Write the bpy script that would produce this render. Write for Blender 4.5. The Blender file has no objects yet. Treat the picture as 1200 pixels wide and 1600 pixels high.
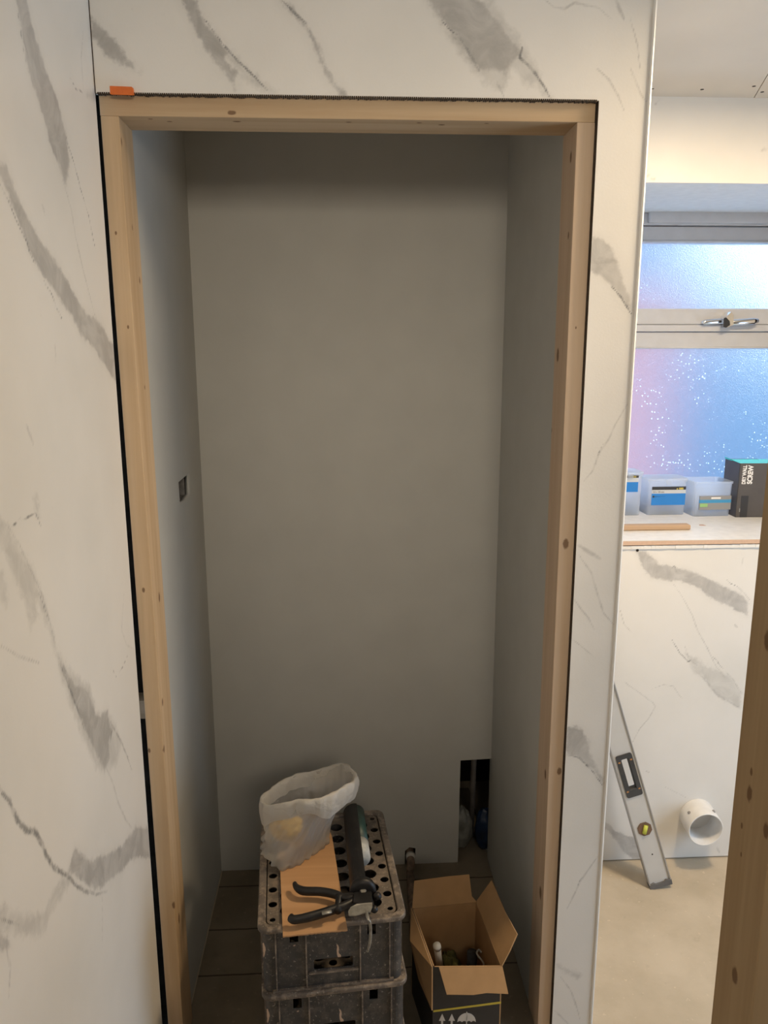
import bpy, bmesh, math, random
import numpy as np
from mathutils import Vector, Matrix
from math import sin, cos, tan, pi, radians, atan2, hypot
random.seed(7)
SC = bpy.context.scene
COL = SC.collection

# ------------------------------------------------------------------ camera
FPX = 1199.0
EYE = Vector((0, 0, 1.55))
YAW, PIT, ROL = radians(3.0), radians(11.78), radians(-0.1)
cf = Vector((sin(YAW) * cos(PIT), cos(YAW) * cos(PIT), -sin(PIT)))
r0 = Vector((cos(YAW), -sin(YAW), 0)); u0 = r0.cross(cf)
cr = r0 * cos(ROL) + u0 * sin(ROL); cu = -r0 * sin(ROL) + u0 * cos(ROL)
cam = bpy.data.cameras.new('camera'); cam.sensor_fit = 'VERTICAL'
cam.sensor_height = 24.0; cam.lens = 24.0 * FPX / 1600.0; cam.clip_start = 0.02
camo = bpy.data.objects.new('camera', cam); COL.objects.link(camo)
M = Matrix((cr, cu, -cf)).transposed().to_4x4(); M.translation = EYE
camo.matrix_world = M
SC.camera = camo

def ray(x, y): return cf + cr * ((x - 600) / FPX) - cu * ((y - 800) / FPX)
def atY(x, y, Y): d = ray(x, y); return EYE + d * (Y / d.y)
def atZ(x, y, Z): d = ray(x, y); return EYE + d * ((Z - EYE.z) / d.z)
def atX(x, y, X): d = ray(x, y); return EYE + d * (X / d.x)

# ------------------------------------------------------------------ exposure, world, lamps
SC.view_settings.view_transform = 'Standard'; SC.view_settings.look = 'None'
SC.view_settings.gamma = 1; SC.view_settings.use_curve_mapping = False
SC.view_settings.exposure = 0.0
w = bpy.data.worlds.new('overcast_sky'); SC.world = w; w.use_nodes = True
nt = w.node_tree; nt.nodes.clear()
tc = nt.nodes.new('ShaderNodeTexCoord'); sep = nt.nodes.new('ShaderNodeSeparateXYZ')
nt.links.new(tc.outputs['Generated'], sep.inputs[0])
# a bright break in the cloud, high to the right of the window
dot = nt.nodes.new('ShaderNodeVectorMath'); dot.operation = 'DOT_PRODUCT'
sd = Vector((0.66, 0.80, 0.27)).normalized(); dot.inputs[1].default_value = sd
nt.links.new(tc.outputs['Generated'], dot.inputs[0])
rs = nt.nodes.new('ShaderNodeMapRange'); rs.interpolation_type = 'SMOOTHSTEP'
rs.inputs[1].default_value = 0.962; rs.inputs[2].default_value = 0.988
nt.links.new(dot.outputs['Value'], rs.inputs[0])
mx = nt.nodes.new('ShaderNodeMix'); mx.data_type = 'RGBA'
mx.inputs[6].default_value = (0.24, 0.46, 0.78, 1); mx.inputs[7].default_value = (5.5, 6.4, 7.0, 1)
nt.links.new(rs.outputs[0], mx.inputs[0])
bg = nt.nodes.new('ShaderNodeBackground'); bg.inputs[1].default_value = 1.0
out = nt.nodes.new('ShaderNodeOutputWorld')
rz = nt.nodes.new('ShaderNodeMapRange'); rz.interpolation_type = 'SMOOTHSTEP'; rz.inputs[1].default_value = 0.22; rz.inputs[2].default_value = 0.7
nt.links.new(sep.outputs[2], rz.inputs[0])
mz = nt.nodes.new('ShaderNodeMix'); mz.data_type = 'RGBA'; mz.inputs[7].default_value = (2.3, 3.2, 4.4, 1)
nt.links.new(rz.outputs[0], mz.inputs[0]); nt.links.new(mx.outputs[2], mz.inputs[6])
rg = nt.nodes.new('ShaderNodeMapRange'); rg.interpolation_type = 'SMOOTHSTEP'; rg.inputs[1].default_value = -0.32; rg.inputs[2].default_value = -0.6
nt.links.new(sep.outputs[2], rg.inputs[0])
mg = nt.nodes.new('ShaderNodeMix'); mg.data_type = 'RGBA'; mg.inputs[7].default_value = (3.0, 4.4, 6.0, 1)   # brightness added below the horizon to lift the window soffit
nt.links.new(rg.outputs[0], mg.inputs[0]); nt.links.new(mz.outputs[2], mg.inputs[6])
nt.links.new(mg.outputs[2], bg.inputs[0]); nt.links.new(bg.outputs[0], out.inputs[0])

def area(name, loc, target, size, power, color, sy=None):
    l = bpy.data.lights.new(name, 'AREA'); l.energy = power; l.color = color
    l.shape = 'RECTANGLE' if sy else 'DISK'; l.size = size
    if sy: l.size_y = sy
    o = bpy.data.objects.new(name, l); COL.objects.link(o)
    o.location = loc
    o.rotation_euler = (Vector(target) - Vector(loc)).to_track_quat('-Z', 'Y').to_euler()
    return o
# ceiling downlight of the room (warm), an added fill for the alcove, and the daylight of a second window behind on the right (cool)
area('downlight_lamp', (1.04, 1.33, 2.165), (1.04, 1.33, 0), 0.25, 22.5, (1.0, 0.76, 0.48))
area('alcove_fill', (0.35, -1.0, 2.10), (0.0, 2.08, 1.50), 0.60, 4.0, (1.0, 0.86, 0.68)).data.spread = radians(62)  # added unseen fill, narrowed to brighten the alcove back wall
area('daylight_right', (1.97, 0.90, 0.80), (0.5, 1.15, 0.6), 0.8, 9.5, (0.62, 0.80, 1.0), 1.1)

# ------------------------------------------------------------------ materials
def mat(name, rough=0.6, color=(0.5, 0.5, 0.5), metal=0.0, spec=0.5, noise=0.0, nscale=20, bump=0.0, bscale=150):
    m = bpy.data.materials.new(name); m.use_nodes = True
    n = m.node_tree; b = n.nodes['Principled BSDF']
    b.inputs['Base Color'].default_value = (*color, 1); b.inputs['Roughness'].default_value = rough
    b.inputs['Metallic'].default_value = metal; b.inputs['Specular IOR Level'].default_value = spec
    tcn = n.nodes.new('ShaderNodeTexCoord')
    if noise >= 0:
        nz = n.nodes.new('ShaderNodeTexNoise'); nz.inputs['Scale'].default_value = nscale; nz.inputs['Detail'].default_value = 6
        n.links.new(tcn.outputs['Object'], nz.inputs['Vector'])
        k = max(noise, 0.03)
        rp = n.nodes.new('ShaderNodeMix'); rp.data_type = 'RGBA'
        rp.inputs[6].default_value = tuple(c * (1 - k) for c in color) + (1,)
        rp.inputs[7].default_value = tuple(min(1, c * (1 + k)) for c in color) + (1,)
        mr = n.nodes.new('ShaderNodeMapRange'); mr.inputs[1].default_value = 0.3; mr.inputs[2].default_value = 0.7
        n.links.new(nz.outputs[0], mr.inputs[0]); n.links.new(mr.outputs[0], rp.inputs[0])
        n.links.new(rp.outputs[2], b.inputs['Base Color'])
        m['col'] = 1
    if bump > 0:
        nb = n.nodes.new('ShaderNodeTexNoise'); nb.inputs['Scale'].default_value = bscale; nb.inputs['Detail'].default_value = 4
        n.links.new(tcn.outputs['Object'], nb.inputs['Vector'])
        bp = n.nodes.new('ShaderNodeBump'); bp.inputs['Strength'].default_value = bump; bp.inputs['Distance'].default_value = 0.002
        n.links.new(nb.outputs[0], bp.inputs['Height']); n.links.new(bp.outputs[0], b.inputs['Normal'])
    return m

def N(n, t, **kw):
    x = n.nodes.new(t)
    for k, v in kw.items(): setattr(x, k, v)
    return x
def math_(n, op, a, b=None, c=None, clamp=False):
    x = n.nodes.new('ShaderNodeMath'); x.operation = op; x.use_clamp = clamp
    for i, v in enumerate((a, b, c)):
        if v is None: continue
        if isinstance(v, (int, float)): x.inputs[i].default_value = v
        else: n.links.new(v, x.inputs[i])
    return x.outputs[0]
def mixc(n, f, a, b):
    x = n.nodes.new('ShaderNodeMix'); x.data_type = 'RGBA'
    for i, v in ((0, f), (6, a), (7, b)):
        if isinstance(v, tuple): x.inputs[i].default_value = (*v, 1)[:4]
        elif isinstance(v, (int, float)): x.inputs[i].default_value = v
        else: n.links.new(v, x.inputs[i])
    return x.outputs[2]
def smooth(n, v, lo, hi):
    x = n.nodes.new('ShaderNodeMapRange'); x.interpolation_type = 'SMOOTHSTEP'
    x.inputs[1].default_value = lo; x.inputs[2].default_value = hi
    n.links.new(v, x.inputs[0]); return x.outputs[0]
def noise(n, scale, detail=4, vec=None, rough=0.5, dist=0.0):
    x = n.nodes.new('ShaderNodeTexNoise'); x.inputs['Scale'].default_value = scale
    x.inputs['Detail'].default_value = detail; x.inputs['Roughness'].default_value = rough; x.inputs['Distortion'].default_value = dist
    if vec is None: vec = n.nodes.new('ShaderNodeTexCoord').outputs['Object']
    n.links.new(vec, x.inputs['Vector']); return x.outputs[0]

def marble():
    m = bpy.data.materials.new('marble_effect_panel'); m.use_nodes = True
    n = m.node_tree; b = n.nodes['Principled BSDF']
    b.inputs['Roughness'].default_value = 0.38; b.inputs['Specular IOR Level'].default_value = 0.35
    band = N(n, 'ShaderNodeAttribute', attribute_name='band').outputs['Fac']
    faint = N(n, 'ShaderNodeAttribute', attribute_name='faint').outputs['Fac']
    line = N(n, 'ShaderNodeAttribute', attribute_name='line').outputs['Fac']
    soft = N(n, 'ShaderNodeAttribute', attribute_name='soft').outputs['Fac']
    base = mixc(n, smooth(n, noise(n, 3.5, 6), 0.35, 0.7), (0.80, 0.78, 0.745), (0.74, 0.725, 0.69))
    jag = math_(n, 'SUBTRACT', noise(n, 90, 6, rough=0.65), 0.5)
    jag2 = math_(n, 'SUBTRACT', noise(n, 28, 4), 0.5)
    j = math_(n, 'ADD', math_(n, 'MULTIPLY', jag, 0.018), math_(n, 'MULTIPLY', jag2, 0.014))
    bd = math_(n, 'ADD', band, j)
    tone = smooth(n, noise(n, 16, 6, rough=0.6, dist=1.2), 0.25, 0.7)
    f1 = math_(n, 'MULTIPLY', smooth(n, bd, -0.0035, 0.006), math_(n, 'MULTIPLY_ADD', tone, 0.42, 0.40))
    c1 = mixc(n, f1, base, (0.36, 0.35, 0.34))
    halo = math_(n, 'MULTIPLY', smooth(n, bd, -0.02, 0.006), 0.10)
    c1 = mixc(n, halo, c1, (0.4, 0.38, 0.36))
    fd = math_(n, 'ADD', faint, math_(n, 'MULTIPLY', j, 1.5))
    f2 = math_(n, 'MULTIPLY', smooth(n, fd, -0.009, 0.008), math_(n, 'MULTIPLY_ADD', tone, 0.32, 0.14))
    c2 = mixc(n, f2, c1, (0.38, 0.37, 0.35))
    brk = smooth(n, noise(n, 55, 5), 0.36, 0.55)
    f3 = math_(n, 'MULTIPLY', smooth(n, math_(n, 'ADD', line, math_(n, 'MULTIPLY', jag, 1.1)), 0.15, 0.95), math_(n, 'MULTIPLY_ADD', brk, 0.6, 0.3))
    c3 = mixc(n, f3, c2, (0.20, 0.20, 0.20))
    f4 = math_(n, 'MULTIPLY', smooth(n, math_(n, 'ADD', soft, math_(n, 'MULTIPLY', jag, 0.9)), 0.1, 1.0), math_(n, 'MULTIPLY_ADD', brk, 0.3, 0.22))
    c4 = mixc(n, f4, c3, (0.38, 0.37, 0.36))
    n.links.new(c4, b.inputs['Base Color'])
    bp = N(n, 'ShaderNodeBump'); bp.inputs['Strength'].default_value = 0.12; bp.inputs['Distance'].default_value = 0.001
    n.links.new(noise(n, 260, 2), bp.inputs['Height']); n.links.new(bp.outputs[0], b.inputs['Normal'])
    return m
MARBLE = marble()

def wood(name, c_light, c_dark, axis, knots=(), rough=0.7, gscale=1.0):
    """pine: grain stretched along AXIS, knots = world points (x,y,z,radius along grain)"""
    m = bpy.data.materials.new(name); m.use_nodes = True
    n = m.node_tree; b = n.nodes['Principled BSDF']; b.inputs['Roughness'].default_value = rough
    b.inputs['Specular IOR Level'].default_value = 0.25
    tcn = n.nodes.new('ShaderNodeTexCoord')
    mp = n.nodes.new('ShaderNodeMapping'); s = [38 * gscale] * 3; s[axis] = 1.6 * gscale; mp.inputs['Scale'].default_value = s
    n.links.new(tcn.outputs['Object'], mp.inputs[0])
    g = smooth(n, noise(n, 1.0, 5, mp.outputs[0], dist=0.6), 0.3, 0.72)
    mp2 = n.nodes.new('ShaderNodeMapping'); s = [190 * gscale] * 3; s[axis] = 5 * gscale; mp2.inputs['Scale'].default_value = s
    n.links.new(tcn.outputs['Object'], mp2.inputs[0])
    g2 = noise(n, 1.0, 3, mp2.outputs[0])
    c = mixc(n, g, c_light, c_dark)
    c = mixc(n, math_(n, 'MULTIPLY', g2, 0.28), c, tuple(v * 0.72 for v in c_dark))
    for (kx, ky, kz, kr) in knots:
        sub = N(n, 'ShaderNodeVectorMath', operation='SUBTRACT'); n.links.new(tcn.outputs['Object'], sub.inputs[0]); sub.inputs[1].default_value = (kx, ky, kz)
        ms = n.nodes.new('ShaderNodeMapping'); s = [1 / (kr * 0.55)] * 3; s[axis] = 1 / kr; ms.inputs['Scale'].default_value = s
        n.links.new(sub.outputs[0], ms.inputs[0])
        ln = N(n, 'ShaderNodeVectorMath', operation='LENGTH'); n.links.new(ms.outputs[0], ln.inputs[0])
        d = math_(n, 'ADD', ln.outputs['Value'], math_(n, 'MULTIPLY', noise(n, 160, 3, tcn.outputs['Object']), 0.5))
        k = smooth(n, math_(n, 'MULTIPLY', d, -1), -1.35, -0.85)
        c = mixc(n, math_(n, 'MULTIPLY', k, 0.8), c, (0.13, 0.065, 0.03))
    n.links.new(c, b.inputs['Base Color'])
    bp = N(n, 'ShaderNodeBump'); bp.inputs['Strength'].default_value = 0.25; bp.inputs['Distance'].default_value = 0.001
    n.links.new(g2, bp.inputs['Height']); n.links.new(bp.outputs[0], b.inputs['Normal'])
    return m

PLASTER = mat('plasterboard_grey', 0.85, (0.50, 0.50, 0.475), noise=0.03, nscale=9, bump=0.05, spec=0.2)
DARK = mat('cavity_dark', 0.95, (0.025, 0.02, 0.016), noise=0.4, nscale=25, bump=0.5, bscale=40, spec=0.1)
CEIL = mat('plasterboard_ceiling', 0.8, (0.66, 0.61, 0.54), noise=0.03, nscale=5, spec=0.2)
ROOMW = mat('room_wall_paint', 0.9, (0.62, 0.58, 0.52), noise=0.04, nscale=3, spec=0.2)
UPVC = mat('window_upvc', 0.35, (0.56, 0.57, 0.60), noise=0.03, nscale=30)
WHITE = mat('white_pvc', 0.4, (0.80, 0.79, 0.76), noise=0.02)
SOIL = mat('white_pipe_plastic', 0.35, (0.78, 0.77, 0.75), noise=0.05, nscale=40)
BLACKH = mat('screw_hole_dark', 0.9, (0.02, 0.015, 0.01))

def floor_mat(name, ca, cb, seams=()):
    m = bpy.data.materials.new(name); m.use_nodes = True
    n = m.node_tree; b = n.nodes['Principled BSDF']; b.inputs['Roughness'].default_value = 0.75; b.inputs['Specular IOR Level'].default_value = 0.2
    tcn = n.nodes.new('ShaderNodeTexCoord')
    c = mixc(n, smooth(n, noise(n, 5, 7, tcn.outputs['Object'], 0.6), 0.3, 0.7), ca, cb)
    c = mixc(n, math_(n, 'MULTIPLY', smooth(n, noise(n, 22, 5, tcn.outputs['Object'], 0.7), 0.58, 0.75), 0.25), c, tuple(v * 0.6 for v in cb))
    c = mixc(n, math_(n, 'MULTIPLY', smooth(n, noise(n, 70, 3, tcn.outputs['Object']), 0.66, 0.72), 0.35), c, tuple(min(1, v * 1.35) for v in ca))
    s = n.nodes.new('ShaderNodeSeparateXYZ'); n.links.new(tcn.outputs['Object'], s.inputs[0])
    wob = math_(n, 'MULTIPLY', math_(n, 'SUBTRACT', noise(n, 30, 3, tcn.outputs['Object']), 0.5), 0.004)
    for y in seams:
        d = math_(n, 'ABSOLUTE', math_(n, 'ADD', math_(n, 'SUBTRACT', s.outputs[1], y), wob))
        k = smooth(n, math_(n, 'MULTIPLY', d, -1), -0.0035, -0.001)
        c = mixc(n, math_(n, 'MULTIPLY', k, 0.8), c, (0.03, 0.022, 0.015))
    n.links.new(c, b.inputs['Base Color'])
    bp = N(n, 'ShaderNodeBump'); bp.inputs['Strength'].default_value = 0.2; bp.inputs['Distance'].default_value = 0.002
    n.links.new(noise(n, 60, 5, tcn.outputs['Object']), bp.inputs['Height']); n.links.new(bp.outputs[0], b.inputs['Normal'])
    return m

# ------------------------------------------------------------------ object helpers
def mesh_obj(name, me, m, parent=None):
    o = bpy.data.objects.new(name, me); COL.objects.link(o)
    if m is not None:
        for mm in (m if isinstance(m, (list, tuple)) else [m]): me.materials.append(mm)
    if parent is not None:
        o.parent = parent; o.matrix_parent_inverse = Matrix.Translation(-Vector(parent['_w'])) if '_w' in parent else Matrix()
    return o
def obj(name, bm, m, parent=None, smooth_=False):
    bmesh.ops.recalc_face_normals(bm, faces=bm.faces)
    me = bpy.data.meshes.new(name); bm.to_mesh(me); bm.free()
    if smooth_:
        for p in me.polygons: p.use_smooth = True
    return mesh_obj(name, me, m, parent)
def thing(name, label, cat, loc=(0, 0, 0), group=None, rot=None):
    o = bpy.data.objects.new(name, None); COL.objects.link(o); o.empty_display_size = 0.05
    o['label'] = label; o['category'] = cat
    if group: o['group'] = group
    if rot is None:
        o.location = loc; o['_w'] = list(loc)      # children hold world coordinates
    else:
        o.location = loc; o.rotation_euler = (0, 0, rot)   # children hold local coordinates
    return o
def tag(o, label, cat, group=None):
    o['label'] = label; o['category'] = cat
    if group: o['group'] = group
    return o
def struct(name, bm, m, parent=None, sm=False):
    o = obj(name, bm, m, parent, sm)
    if parent is None: o['kind'] = 'structure'
    return o

def box(bm, a, b, bevel=0.0, mi=0):
    x0, y0, z0 = (min(a[i], b[i]) for i in range(3)); x1, y1, z1 = (max(a[i], b[i]) for i in range(3))
    vs = [bm.verts.new(p) for p in ((x0, y0, z0), (x1, y0, z0), (x1, y1, z0), (x0, y1, z0), (x0, y0, z1), (x1, y0, z1), (x1, y1, z1), (x0, y1, z1))]
    fs = [bm.faces.new([vs[i] for i in q]) for q in ((0, 3, 2, 1), (4, 5, 6, 7), (0, 1, 5, 4), (1, 2, 6, 5), (2, 3, 7, 6), (3, 0, 4, 7))]
    for f in fs: f.material_index = mi
    if bevel > 0:
        es = list({e for f in fs for e in f.edges})
        bmesh.ops.bevel(bm, geom=es, offset=bevel, segments=2, profile=0.5, affect='EDGES')
    return bm
def B(*a, **k): return box(bmesh.new(), *a, **k)
def hexa(bm, c8, bevel=0.0):
    """bottom 4 + top 4 corners, both counter-clockwise"""
    vs = [bm.verts.new(p) for p in c8]
    fs = [bm.faces.new([vs[i] for i in q]) for q in ((0, 3, 2, 1), (4, 5, 6, 7), (0, 1, 5, 4), (1, 2, 6, 5), (2, 3, 7, 6), (3, 0, 4, 7))]
    if bevel > 0:
        bmesh.ops.bevel(bm, geom=list({e for f in fs for e in f.edges}), offset=bevel, segments=2, profile=0.5, affect='EDGES')
    return bm
def tube(bm, pts, rad, seg=12, caps=True, flat=(1, 1), up=Vector((0, 0, 1))):
    """swept tube; rad scalar or list; flat = scales across / along UP"""
    pts = [Vector(p) for p in pts]; n = len(pts)
    rr = rad if isinstance(rad, (list, tuple)) else [rad] * n
    rings = []
    for i, p in enumerate(pts):
        t = (pts[min(i + 1, n - 1)] - pts[max(i - 1, 0)]).normalized()
        u_ = up if abs(t.dot(up)) < 0.95 else Vector((1, 0, 0))
        a = t.cross(u_).normalized(); b_ = a.cross(t).normalized()
        rings.append([bm.verts.new(p + a * (cos(2 * pi * k / seg) * rr[i] * flat[0]) + b_ * (sin(2 * pi * k / seg) * rr[i] * flat[1])) for k in range(seg)])
    for i in range(n - 1):
        for k in range(seg):
            bm.faces.new((rings[i][k], rings[i][(k + 1) % seg], rings[i + 1][(k + 1) % seg], rings[i + 1][k]))
    if caps:
        bm.faces.new(list(reversed(rings[0]))); bm.faces.new(rings[-1])
    return bm
def smooth_pts(pts, k=4):
    pts = [Vector(p) for p in pts]; out_ = []
    for i in range(len(pts) - 1):
        p0, p1, p2, p3 = pts[max(i - 1, 0)], pts[i], pts[i + 1], pts[min(i + 2, len(pts) - 1)]
        for j in range(k):
            t = j / k
            out_.append(0.5 * ((2 * p1) + (p2 - p0) * t + (2 * p0 - 5 * p1 + 4 * p2 - p3) * t * t + (3 * p1 - p0 - 3 * p2 + p3) * t ** 3))
    out_.append(pts[-1]); return out_
def plate(outline, holes, thick, mtx=Matrix(), bev=0.0):
    """flat plate with holes (2-D outline in XY, thickness along -Z..0 after centring), as a bmesh"""
    cu_ = bpy.data.curves.new('tmp', 'CURVE'); cu_.dimensions = '2D'; cu_.fill_mode = 'BOTH'
    cu_.extrude = thick / 2 - bev; cu_.bevel_depth = bev; cu_.bevel_resolution = 1; cu_.offset = -bev
    for loop in [outline] + list(holes):
        s = cu_.splines.new('POLY'); s.points.add(len(loop) - 1)
        for p, q in zip(s.points, loop): p.co = (q[0], q[1], 0, 1)
        s.use_cyclic_u = True
    o = bpy.data.objects.new('tmp', cu_); COL.objects.link(o)
    dg = bpy.context.evaluated_depsgraph_get(); me = bpy.data.meshes.new_from_object(o.evaluated_get(dg))
    bm = bmesh.new(); bm.from_mesh(me); bmesh.ops.remove_doubles(bm, verts=bm.verts, dist=1e-5)
    bm.transform(mtx)
    bpy.data.objects.remove(o); bpy.data.curves.remove(cu_); bpy.data.meshes.remove(me)
    return bm
def rrect(x0, y0, x1, y1, r, k=5):
    pts = []
    for cx, cy, a0 in ((x1 - r, y1 - r, 0), (x0 + r, y1 - r, 90), (x0 + r, y0 + r, 180), (x1 - r, y0 + r, 270)):
        for i in range(k + 1):
            a = radians(a0 + 90 * i / k); pts.append((cx + r * cos(a), cy + r * sin(a)))
    return pts
def circle(cx, cy, r, k=24): return [(cx + r * cos(2 * pi * i / k), cy + r * sin(2 * pi * i / k)) for i in range(k)]
def join(bm, other):
    me = bpy.data.meshes.new('tmp'); other.to_mesh(me); other.free(); bm.from_mesh(me); bpy.data.meshes.remove(me); return bm
def text(name, s, size, m, mtx, parent, align='LEFT', bold=0.0, sx=1.0, depth=0.0003):
    cu_ = bpy.data.curves.new('tmp', 'FONT'); cu_.body = s; cu_.size = size; cu_.align_x = align; cu_.extrude = depth; cu_.offset = bold
    o = bpy.data.objects.new('tmp', cu_); COL.objects.link(o)
    dg = bpy.context.evaluated_depsgraph_get(); me = bpy.data.meshes.new_from_object(o.evaluated_get(dg))
    bpy.data.objects.remove(o); bpy.data.curves.remove(cu_)
    me.materials.clear(); me.transform(mtx @ Matrix.Diagonal((sx, 1, 1, 1)))
    return mesh_obj(name, me, m, parent)

# ------------------------------------------------------------------ marble panels
def seg_dist(P, a, b):
    d = b - a; t = np.clip(((P - a) @ d) / max(d @ d, 1e-12), 0, 1)
    return np.linalg.norm(P - (a + t[:, None] * d), axis=1), t
def poly_sd(P, poly):
    n = len(poly); dmin = np.full(len(P), 9.0); inside = np.zeros(len(P), bool)
    for i in range(n):
        a, b = poly[i], poly[(i + 1) % n]
        dmin = np.minimum(dmin, seg_dist(P, a, b)[0])
        c = ((a[1] > P[:, 1]) != (b[1] > P[:, 1])) & (P[:, 0] < (b[0] - a[0]) * (P[:, 1] - a[1]) / (b[1] - a[1] + 1e-12) + a[0])
        inside ^= c
    return np.where(inside, dmin, -dmin)

def marble_panel(name, rects, to3d, to2d, thick_dir, veins, step, thick=0.01, kind=True):
    """rects: (u0,v0,u1,v1) pieces of one panel; to3d(u,v)->xyz; veins in photo pixels mapped through to2d"""
    bm_v, bm_f, att = [], [], {k: [] for k in ('band', 'faint', 'line', 'soft')}
    P_all = []
    for (u0, v0, u1, v1) in rects:
        nu, nv = max(2, int((u1 - u0) / step) + 1), max(2, int((v1 - v0) / step) + 1)
        U, V = np.meshgrid(np.linspace(u0, u1, nu), np.linspace(v0, v1, nv)); P = np.stack([U.ravel(), V.ravel()], 1)
        off = len(bm_v); bm_v += [to3d(u, v) for u, v in P]; P_all.append(P)
        ii = (np.arange(nv - 1)[:, None] * nu + np.arange(nu - 1)[None, :]).ravel() + off
        bm_f += np.stack([ii, ii + 1, ii + nu + 1, ii + nu], 1).tolist()
    P = np.concatenate(P_all); n_front = len(P)
    F = {'band': np.full(n_front, -1.0), 'faint': np.full(n_front, -1.0), 'line': np.zeros(n_front), 'soft': np.zeros(n_front)}
    for kind_, pts, wd in veins:
        q = np.array([to2d(x, y) for x, y in pts])
        if kind_ in ('band', 'faint'):
            if wd: # a stroke of half width wd
                s = np.full(n_front, -1.0)
                for a, b in zip(q[:-1], q[1:]): s = np.maximum(s, wd - seg_dist(P, a, b)[0])
            else: s = poly_sd(P, q)
            F[kind_] = np.maximum(F[kind_], s)
        else:
            L = len(q) - 1
            for i, (a, b) in enumerate(zip(q[:-1], q[1:])):
                d, t = seg_dist(P, a, b); pos = (i + t) / L
                wl = wd * (0.55 + 0.45 * np.sin(pi * np.clip(pos, 0.05, 0.95)))
                F[kind_] = np.maximum(F[kind_], 1 - d / (2 * wl))
    # back sheet and edges
    td = Vector(thick_dir) * thick
    for (u0, v0, u1, v1) in rects:
        c = [Vector(to3d(*q)) for q in ((u0, v0), (u1, v0), (u1, v1), (u0, v1))]
        o_ = len(bm_v); bm_v += [tuple(p) for p in c] + [tuple(p + td) for p in c]
        bm_f += [[o_ + 4, o_ + 5, o_ + 6, o_ + 7], [o_, o_ + 1, o_ + 5, o_ + 4], [o_ + 1, o_ + 2, o_ + 6, o_ + 5], [o_ + 2, o_ + 3, o_ + 7, o_ + 6], [o_ + 3, o_, o_ + 4, o_ + 7]]
    me = bpy.data.meshes.new(name); me.from_pydata(bm_v, [], bm_f)
    for k, v in F.items():
        a = me.attributes.new(k, 'FLOAT', 'POINT'); full = np.zeros(len(bm_v)) - (1 if k in ('band', 'faint') else 0); full[:n_front] = v
        a.data.foreach_set('value', full.astype(np.float32))
    o = mesh_obj(name, me, MARBLE)
    if kind: o['kind'] = 'structure'
    return o

FY = 1.46      # face of the front panel
LX = -0.419    # face of the left panel
BY = 2.073     # face of the window wall
CZ = 2.181     # ceiling

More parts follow.
